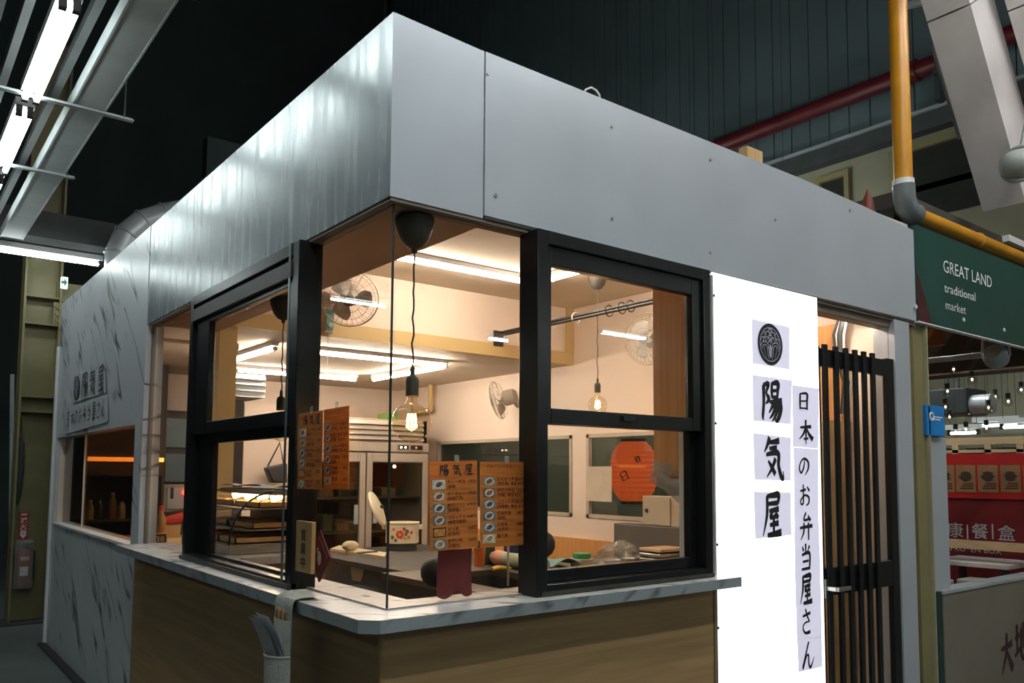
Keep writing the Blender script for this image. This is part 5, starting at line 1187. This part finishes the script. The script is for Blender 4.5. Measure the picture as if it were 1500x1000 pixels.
build('sign_beam', bx(3.46, 6.6, .11, .2, 2.90, 3.10), plain('sign_beam_dark', (.012, .016, .016), .6), None, label='dark steel beam behind the green signboard', cat='beam')
yp = thing('gas_pipe', 'yellow gas pipe turning from vertical to run above the green signboard', 'pipe', (3.36, .03, 2.96))
YP = .03
e0 = AY(1325, 303, YP)
build('vertical_run', MB().cyl((e0.x-.005, YP, e0.z+.10), (e0.x-.03, YP, 13.99), .052, n=20), M_ypipe, yp, smooth=True)
h1 = AY(1500, 377, YP)
build('horizontal_run', MB().cyl((e0.x+.10, YP, e0.z-.02), (7.0, YP, e0.z-.02), .045, n=20), M_ypipe, yp, smooth=True)
M_elb = plain('grey_elbow', (.17, .19, .20), .4, .3)
build('elbow', MB().tube([(e0.x-.005, YP, e0.z+.13), (e0.x, YP, e0.z+.06), (e0.x+.02, YP, e0.z+.01), (e0.x+.07, YP, e0.z-.02), (e0.x+.13, YP, e0.z-.02)], .063, 18), M_elb, yp, smooth=True)
build('collar', MB().cyl((e0.x-.005, YP, e0.z+.12), (e0.x-.006, YP, e0.z+.16), .06, n=20), M_white, yp)
build('weld_ring', MB().ring((AY(1432, 352, YP).x, YP, e0.z-.02), (1, 0, 0), .046, .006, 24, 6), M_ypipe, yp)

# sheet metal ducts
def slab_duct(bl, br, tl, Xb, thick, label, ext=0.):
    a, b = AX(*bl, Xb), AX(*br, Xb)
    yl, yr = a.y, b.y; t_ = AY(*tl, yl); d = (t_-a)
    d = d*(1+ext); top = a+d
    up = d.normalized(); nrm = Vector((0, 1, 0)).cross(up).normalized()
    if nrm.x < 0: nrm = -nrm
    off = nrm*thick
    t = thing('sheet_metal_duct', label, 'duct', (a.x, (yl+yr)/2, a.z), 'sheet metal ducts at the upper right')
    A = [Vector((a.x, yl, a.z)), Vector((a.x, yr, a.z))]; B = [Vector((top.x, yl, top.z)), Vector((top.x, yr, top.z))]
    for k, (s0, s1) in enumerate(((0, .62), (.625, 1.))):
        c0 = [A[i].lerp(B[i], s0) for i in (0, 1)]; c1 = [A[i].lerp(B[i], s1) for i in (0, 1)]
        build('duct_section', MB().hexa([c0[0], c0[1], c0[1]+off, c0[0]+off, c1[0], c1[1], c1[1]+off, c1[0]+off]), plain('duct_sheet', (.74, .69, .68), .4, .15, .12, 2.5), t)
    return t, A, B, off
t, A, B, off = slab_duct((1440, 310), (1502, 296), (1352, 12), 5.4, .45, 'slanting sheet metal duct at the upper right', .5)
build('side_rib', MB().tube([A[0].lerp(B[0], .25)+Vector((-.01, .01, 0)), A[0].lerp(B[0], .55)+Vector((-.01, .01, 0))], .012, 6), M_dgray, t)
slab_duct((1560, 300), (1640, 270), (1470, -5), 5.9, .45, 'second sheet metal duct cropped by the right edge', .5)
build('duct_bracket', MB().cyl(AX(1330, 8, 6.5), AX(1425, -14, 6.5), .04, n=10), M_gray, None, label='grey pipe bracket at the top of the sheet metal duct', cat='bracket')
p = AY(1493, 240, -.1)
fl_ = thing('floodlight', 'pale oval lamp head cropped by the right edge', 'lamp', (p.x, p.y, p.z-.1))
build('housing', MB().sph(p, .13, 18, .75, 1, 1), plain('lamp_pale_green', (.36, .40, .37), .5), fl_, smooth=True)
build('rim', MB().ring(p, (1, 0, 0), .12, .012, 24, 6), M_gray, fl_)
build('mount_arm', MB().cyl(p, p+Vector((.25, 0, .5)), .02, n=8), M_gray, fl_)
p0_, p1_ = AY(1468, 349, .3), AY(1500, 341, .3)
build('light_channel', bx(p0_.x, p0_.x+.9, .25, .32, p0_.z-.03, p0_.z+.02), M_white, None, label='short white lamp channel under the sheet metal duct', cat='rail')

# pillar, post, low wall, stall
pil = thing('olive_pillar', 'olive steel pillar between the kiosk and the next stall', 'pillar', (3.53, .1, 0))
build('face', bx(3.463, 3.585, .022, .05, 0, 2.385), M_olive, pil)
build('edge_strip', bx(3.585, 3.60, .0, .2, 0, 2.385), plain('pillar_edge', (.35, .32, .20), .4), pil)
lw = thing('low_wall', 'low beige partition wall with painted characters at the lower right', 'wall', (5.0, .06, 0))
build('panel', bx(3.665, 6.6, -.01, .09, 0, .815), plain('low_wall_beige', (.17, .145, .11), .6, 0, .12, 2), lw)
build('top_trim', bx(3.655, 6.6, -.016, .096, .812, .83), M_gray, lw)
build('end_board', bx(3.60, 3.66, -.005, .09, 0, .83), plain('dark_green_board', (.012, .035, .03), .5), lw)
a, b = AY(1464, 928, -.012), AY(1486, 982, -.012)
brush('大', (a.x, -.011, b.z), UR, UZ, b.x-a.x, a.z-b.z, plain('maroon_paint', (.045, .012, .014), .5), lw, 1.2)
brush('地', (b.x+.02, -.011, b.z+.05), UR, UZ, b.x-a.x, a.z-b.z, plain('maroon_paint', (.045, .012, .014), .5), lw, 1.2)
gpst = thing('grey_post', 'grey metal post with a blue box on top', 'post', (3.74, .06, .83))
build('post', bx(3.625, 3.86, .03, .12, .831, 1.73), M_fasR, gpst, bevel=.004)
build('side_flange', bx(3.60, 3.625, .03, .12, .831, 1.73), plain('green_glass_edge', (.10, .14, .12), .3), gpst)
a, b = AY(1354, 628, 0), AY(1381, 595, 0)
bb = thing('blue_box', 'bright blue box with a white round emblem on the grey post', 'box', ((a.x+b.x)/2, .06, 1.73))
M_bl = plain('bright_blue', (.01, .20, .55), .4)
build('box_body', bx(3.56, b.x+.02, -.0, .14, 1.731, b.z+.0), M_bl, bb, bevel=.006)
q = AY(1364.5, 610, -.002)
build('emblem_ring', MB().ring((q.x, -.002, q.z), (0, 1, 0), .022, .006, 24, 6), M_white, bb)
for k in range(2): build('print_line', bx(q.x+.035, q.x+.14-.03*k, -.003, -.001, q.z-.004-.014*k, q.z+.004-.014*k), M_white, bb)

XS = 7.0
rs = thing('red_stall', 'red food stall front with posters and white characters', 'stall', (XS, 1.0, 0))
zA, zB = AX(1440, 664, XS).z, AX(1440, 730, XS).z
build('fascia', bx(XS, XS+.1, -.6, 1.9, zB, zA), M_red, rs)
build('front_panel', bx(XS+.02, XS+.1, -.6, 1.9, .0, zB), plain('stall_dark_red', (.16, .008, .01), .45, 0, .3, 2), rs)
for i, ch in enumerate('康餐盒'):
    p = AX((1399, 1435, 1474)[i], (785, 787, 790)[i], XS+.01); text(ch, .155, (XS+.02, p.y, p.z), UL, UZ, M_paperd, rs, align='CENTER', bold=.004)
for x in (1417, 1454): p = AX(x, 788, XS+.01); build('divider_bar', bx(XS+.015, XS+.02, p.y-.006, p.y+.006, p.z-.01, p.z+.13), M_paperd, rs)
text('PRO  EN BOX', .075, AX(1392, 806, XS+.015), UL, UZ, M_paperd, rs)
for k, (x0, x1) in enumerate(((1368, 1399), (1400, 1430), (1432, 1463), (1465, 1496), (1498, 1529))):
    a, b = AX(x0, 681, XS-.004), AX(x1, 721, XS-.004)
    po = thing('poster', 'tan poster with a dark dish picture on the red stall, %s from the left' % ('first', 'second', 'third', 'fourth', 'fifth')[k], 'poster', (XS, (a.y+b.y)/2, b.z), 'posters on the red stall')
    build('sheet', bx(XS-.006, XS-.001, b.y, a.y, b.z, a.z), plain('poster_kraft', (.30, .15, .06), .6, 0, .2, 9), po)
    cy_, cz_ = (a.y+b.y)/2, (a.z+b.z)/2; ww = (a.y-b.y)
    build('picture', MB().poly([(XS-.008, cy_+ww*.30*math.cos(i*math.pi/8)*(1+.25*math.sin(3*i+k)), cz_+.02+ww*.28*math.sin(i*math.pi/8)) for i in range(16)]), plain('poster_dark', (.06, .025, .015), .6), po)
    for j in range(3): build('print_line', bx(XS-.008, XS-.006, cy_-ww*.38, cy_+ww*(.3-.08*j), b.z+.03+.022*j, b.z+.042+.022*j), plain('poster_dark', (.06, .025, .015), .6), po)
build('wood_rail', bx(6.4, 6.48, -.6, 2.1, AX(1440, 805, 6.4).z, AX(1440, 793, 6.4).z), M_pine, None, label='pale wooden rail in front of the red stall', cat='rail')
wf = thing('wall_shelf', 'wooden shelf frame above the red stall', 'shelf', (7.3, .8, 1.7))
z0, z1 = AX(1440, 664, 7.3).z, AX(1440, 648, 7.3).z
build('top_board', bx(7.25, 7.4, -.5, 2.0, z1-.02, z1+.05), M_pine, wf)
build('lower_board', bx(7.25, 7.4, -.5, 2.0, z1-.10, z1-.07), M_pine, wf)
for px_ in (1402, 1450, 1497): y_ = AX(px_, 655, 7.3).y; build('upright', bx(7.25, 7.29, y_-.03, y_+.03, z0-.1, z1-.02), M_pine, wf)
for k in range(7): y_ = AX(1384+k*18, 660, 7.36).y; build('storage_tin', bx(7.42, 7.55, y_-.06, y_+.06, z0-.2, z0+.06), (M_dgray, M_gray, M_teal)[k % 3], None, label='%s tin from the left in the wooden shelf above the red stall' % ORD[k], cat='tin', group='tins above the red stall')
# white tables and stools
p = AZ(1435, 822, .74)
tbx = thing('market_table', 'white topped market table in front of the red stall', 'table', (p.x, p.y, 0))
yy0, yy1 = AX(1495, 830, p.x).y, AX(1380, 825, p.x).y
build('table_top', bx(p.x-.25, p.x+.35, yy0, yy1, .71, .75), plain('table_white', (.50, .44, .40), .5), tbx, bevel=.006)
for x in (p.x-.2, p.x+.3):
    for y in (yy0+.05, yy1-.05): build('leg', bx(x-.025, x+.025, y-.025, y+.025, 0, .71), M_blackp, tbx)
for k, px_ in enumerate((1384, 1452)):
    q = AZ(px_, 838, .66); st = thing('stool', ('left' if k == 0 else 'right') + ' of the pale stools under the market table', 'stool', (q.x-.25, q.y, 0), 'stools under the market table')
    build('seat', bx(q.x-.38, q.x-.12, q.y-.13, q.y+.13, .58, .62), plain('stool_pale', (.32, .31, .26), .5), st, bevel=.01)
    for x in (q.x-.36, q.x-.14):
        for y in (q.y-.11, q.y+.11): build('leg', MB().cyl((x, y, .58), (x+(.02 if x > q.x-.25 else -.02), y, 0), .02, n=8), M_gray, st)
# stall ceiling with string lights
S('ceiling_stall', bx(3.9, 8.0, .3, 6.0, 3.25, 3.35), plain('stall_ceiling_dark', (.05, .042, .035), .8), label='dark ceiling over the next stall')
X_ = 4.5; zz = AX(1350, 508, X_).z
build('orange_board', bx(X_, X_+.04, .31, 1.6, zz, 3.25), plain('orange_board', (.34, .10, .02), .5), None, label='orange brown board under the green signboard', cat='board')
X_ = 5.4; zz = AX(1350, 552, X_).z
bm = thing('dark_beam', 'dark boxed beam with a pale lower edge in the next stall', 'beam', (X_, 1.5, zz))
build('beam', bx(X_, X_+.25, .1, 3.0, zz, zz+.42), plain('boxed_beam', (.028, .022, .018), .7), bm)
build('edge_bead', bx(X_-.01, X_, .1, 3.0, zz, zz+.015), M_tanbox, bm)
X_ = 5.0; zz = AX(1420, 522, X_).z
build('spot_rail', MB().cyl((X_, .1, zz), (X_, 2.2, zz), .022, n=8), M_gray, None, label='grey rail carrying the floodlight in the next stall', cat='rail')
p = AX(1459, 522, 4.95)
sl = thing('spotlight', 'grey round spotlight hanging in the next stall', 'lamp', p)
build('head', MB(T_of(p, (0, 1, 0), (.5, 0, .85))).lathe([(.001, -.07), (.06, -.065), (.082, -.03), (.085, .02), (.07, .055), (.001, .06)], (0, 0, 0), 22), M_gray, sl, smooth=True)
build('yoke', MB().tube([p+Vector((0, -.09, 0)), p+Vector((0, -.085, .12)), p+Vector((0, 0, .16)), p+Vector((0, .085, .12)), p+Vector((0, .09, 0))], .009, 6), M_gray, sl)
bulbs = [(1397, 542), (1424, 557), (1388, 574), (1385, 597), (1355, 588), (1391, 612), (1458, 582), (1477, 589), (1448, 598), (1496, 572), (1420, 606), (1497, 515), (1415, 630), (1445, 628), (1400, 634)]
for k, (x, y) in enumerate(sorted(bulbs)):
    p = AD(x, y, 6.2+.25*(k % 4))
    t = thing('string_bulb', '%s small string light bulb from the left in the next stall' % ORD[k], 'bulb', p, 'string light bulbs in the next stall')
    build('cap', MB().cyl((p.x, p.y, p.z+.03), (p.x, p.y, p.z+.07), .018, n=8), M_blackp, t)
    b_ = build('globe', MB().sph(p, .034, 12), glass('string_bulb_glass', (.9, .88, .82), 1.5), t, smooth=True)
    build('glow', MB().sph((p.x, p.y, p.z+.008), .009, 8), M_bulbglow, b_)
    build('wire', MB().cyl((p.x, p.y, p.z+.07), (p.x, p.y, 3.255), .0014, n=5), M_blackp, t)
for k, ((x0, y0), (x1, y1)) in enumerate((((1427, 625), (1496, 621)), ((1465, 626), (1512, 624)), ((1388, 631), (1436, 633)))):
    X_ = 7.7-.12*k; a, b = AX(x0, y0, X_), AX(x1, y1, X_); a.z = b.z
    hall_fixture(b, a, 'far tube light above the red stall, %s' % ('top', 'right', 'lower left')[k], 'far tube lights', twin=False, hang=3.25, mat=emit('far_tube', (.9, 1, 1), 4))
fb = thing('fan_unit', 'dark hanging air unit with a round port in the next stall', 'air unit', AX(1388, 608, 6.0))
a, b = AX(1362, 608, 6.0), AX(1416, 567, 6.0)
build('casing', bx(6.0, 6.4, b.y, a.y, a.z, b.z), M_dgray, fb, bevel=.01)
q = AX(1424, 592, 6.05); build('port', MB().cyl((6.1, b.y, q.z), (6.1, b.y-.16, q.z), .085, n=18), M_galv, fb, smooth=True)
build('hanger', MB().cyl((6.2, (a.y+b.y)/2, b.z), (6.2, (a.y+b.y)/2, 3.26), .02, n=8), M_dgray, fb)
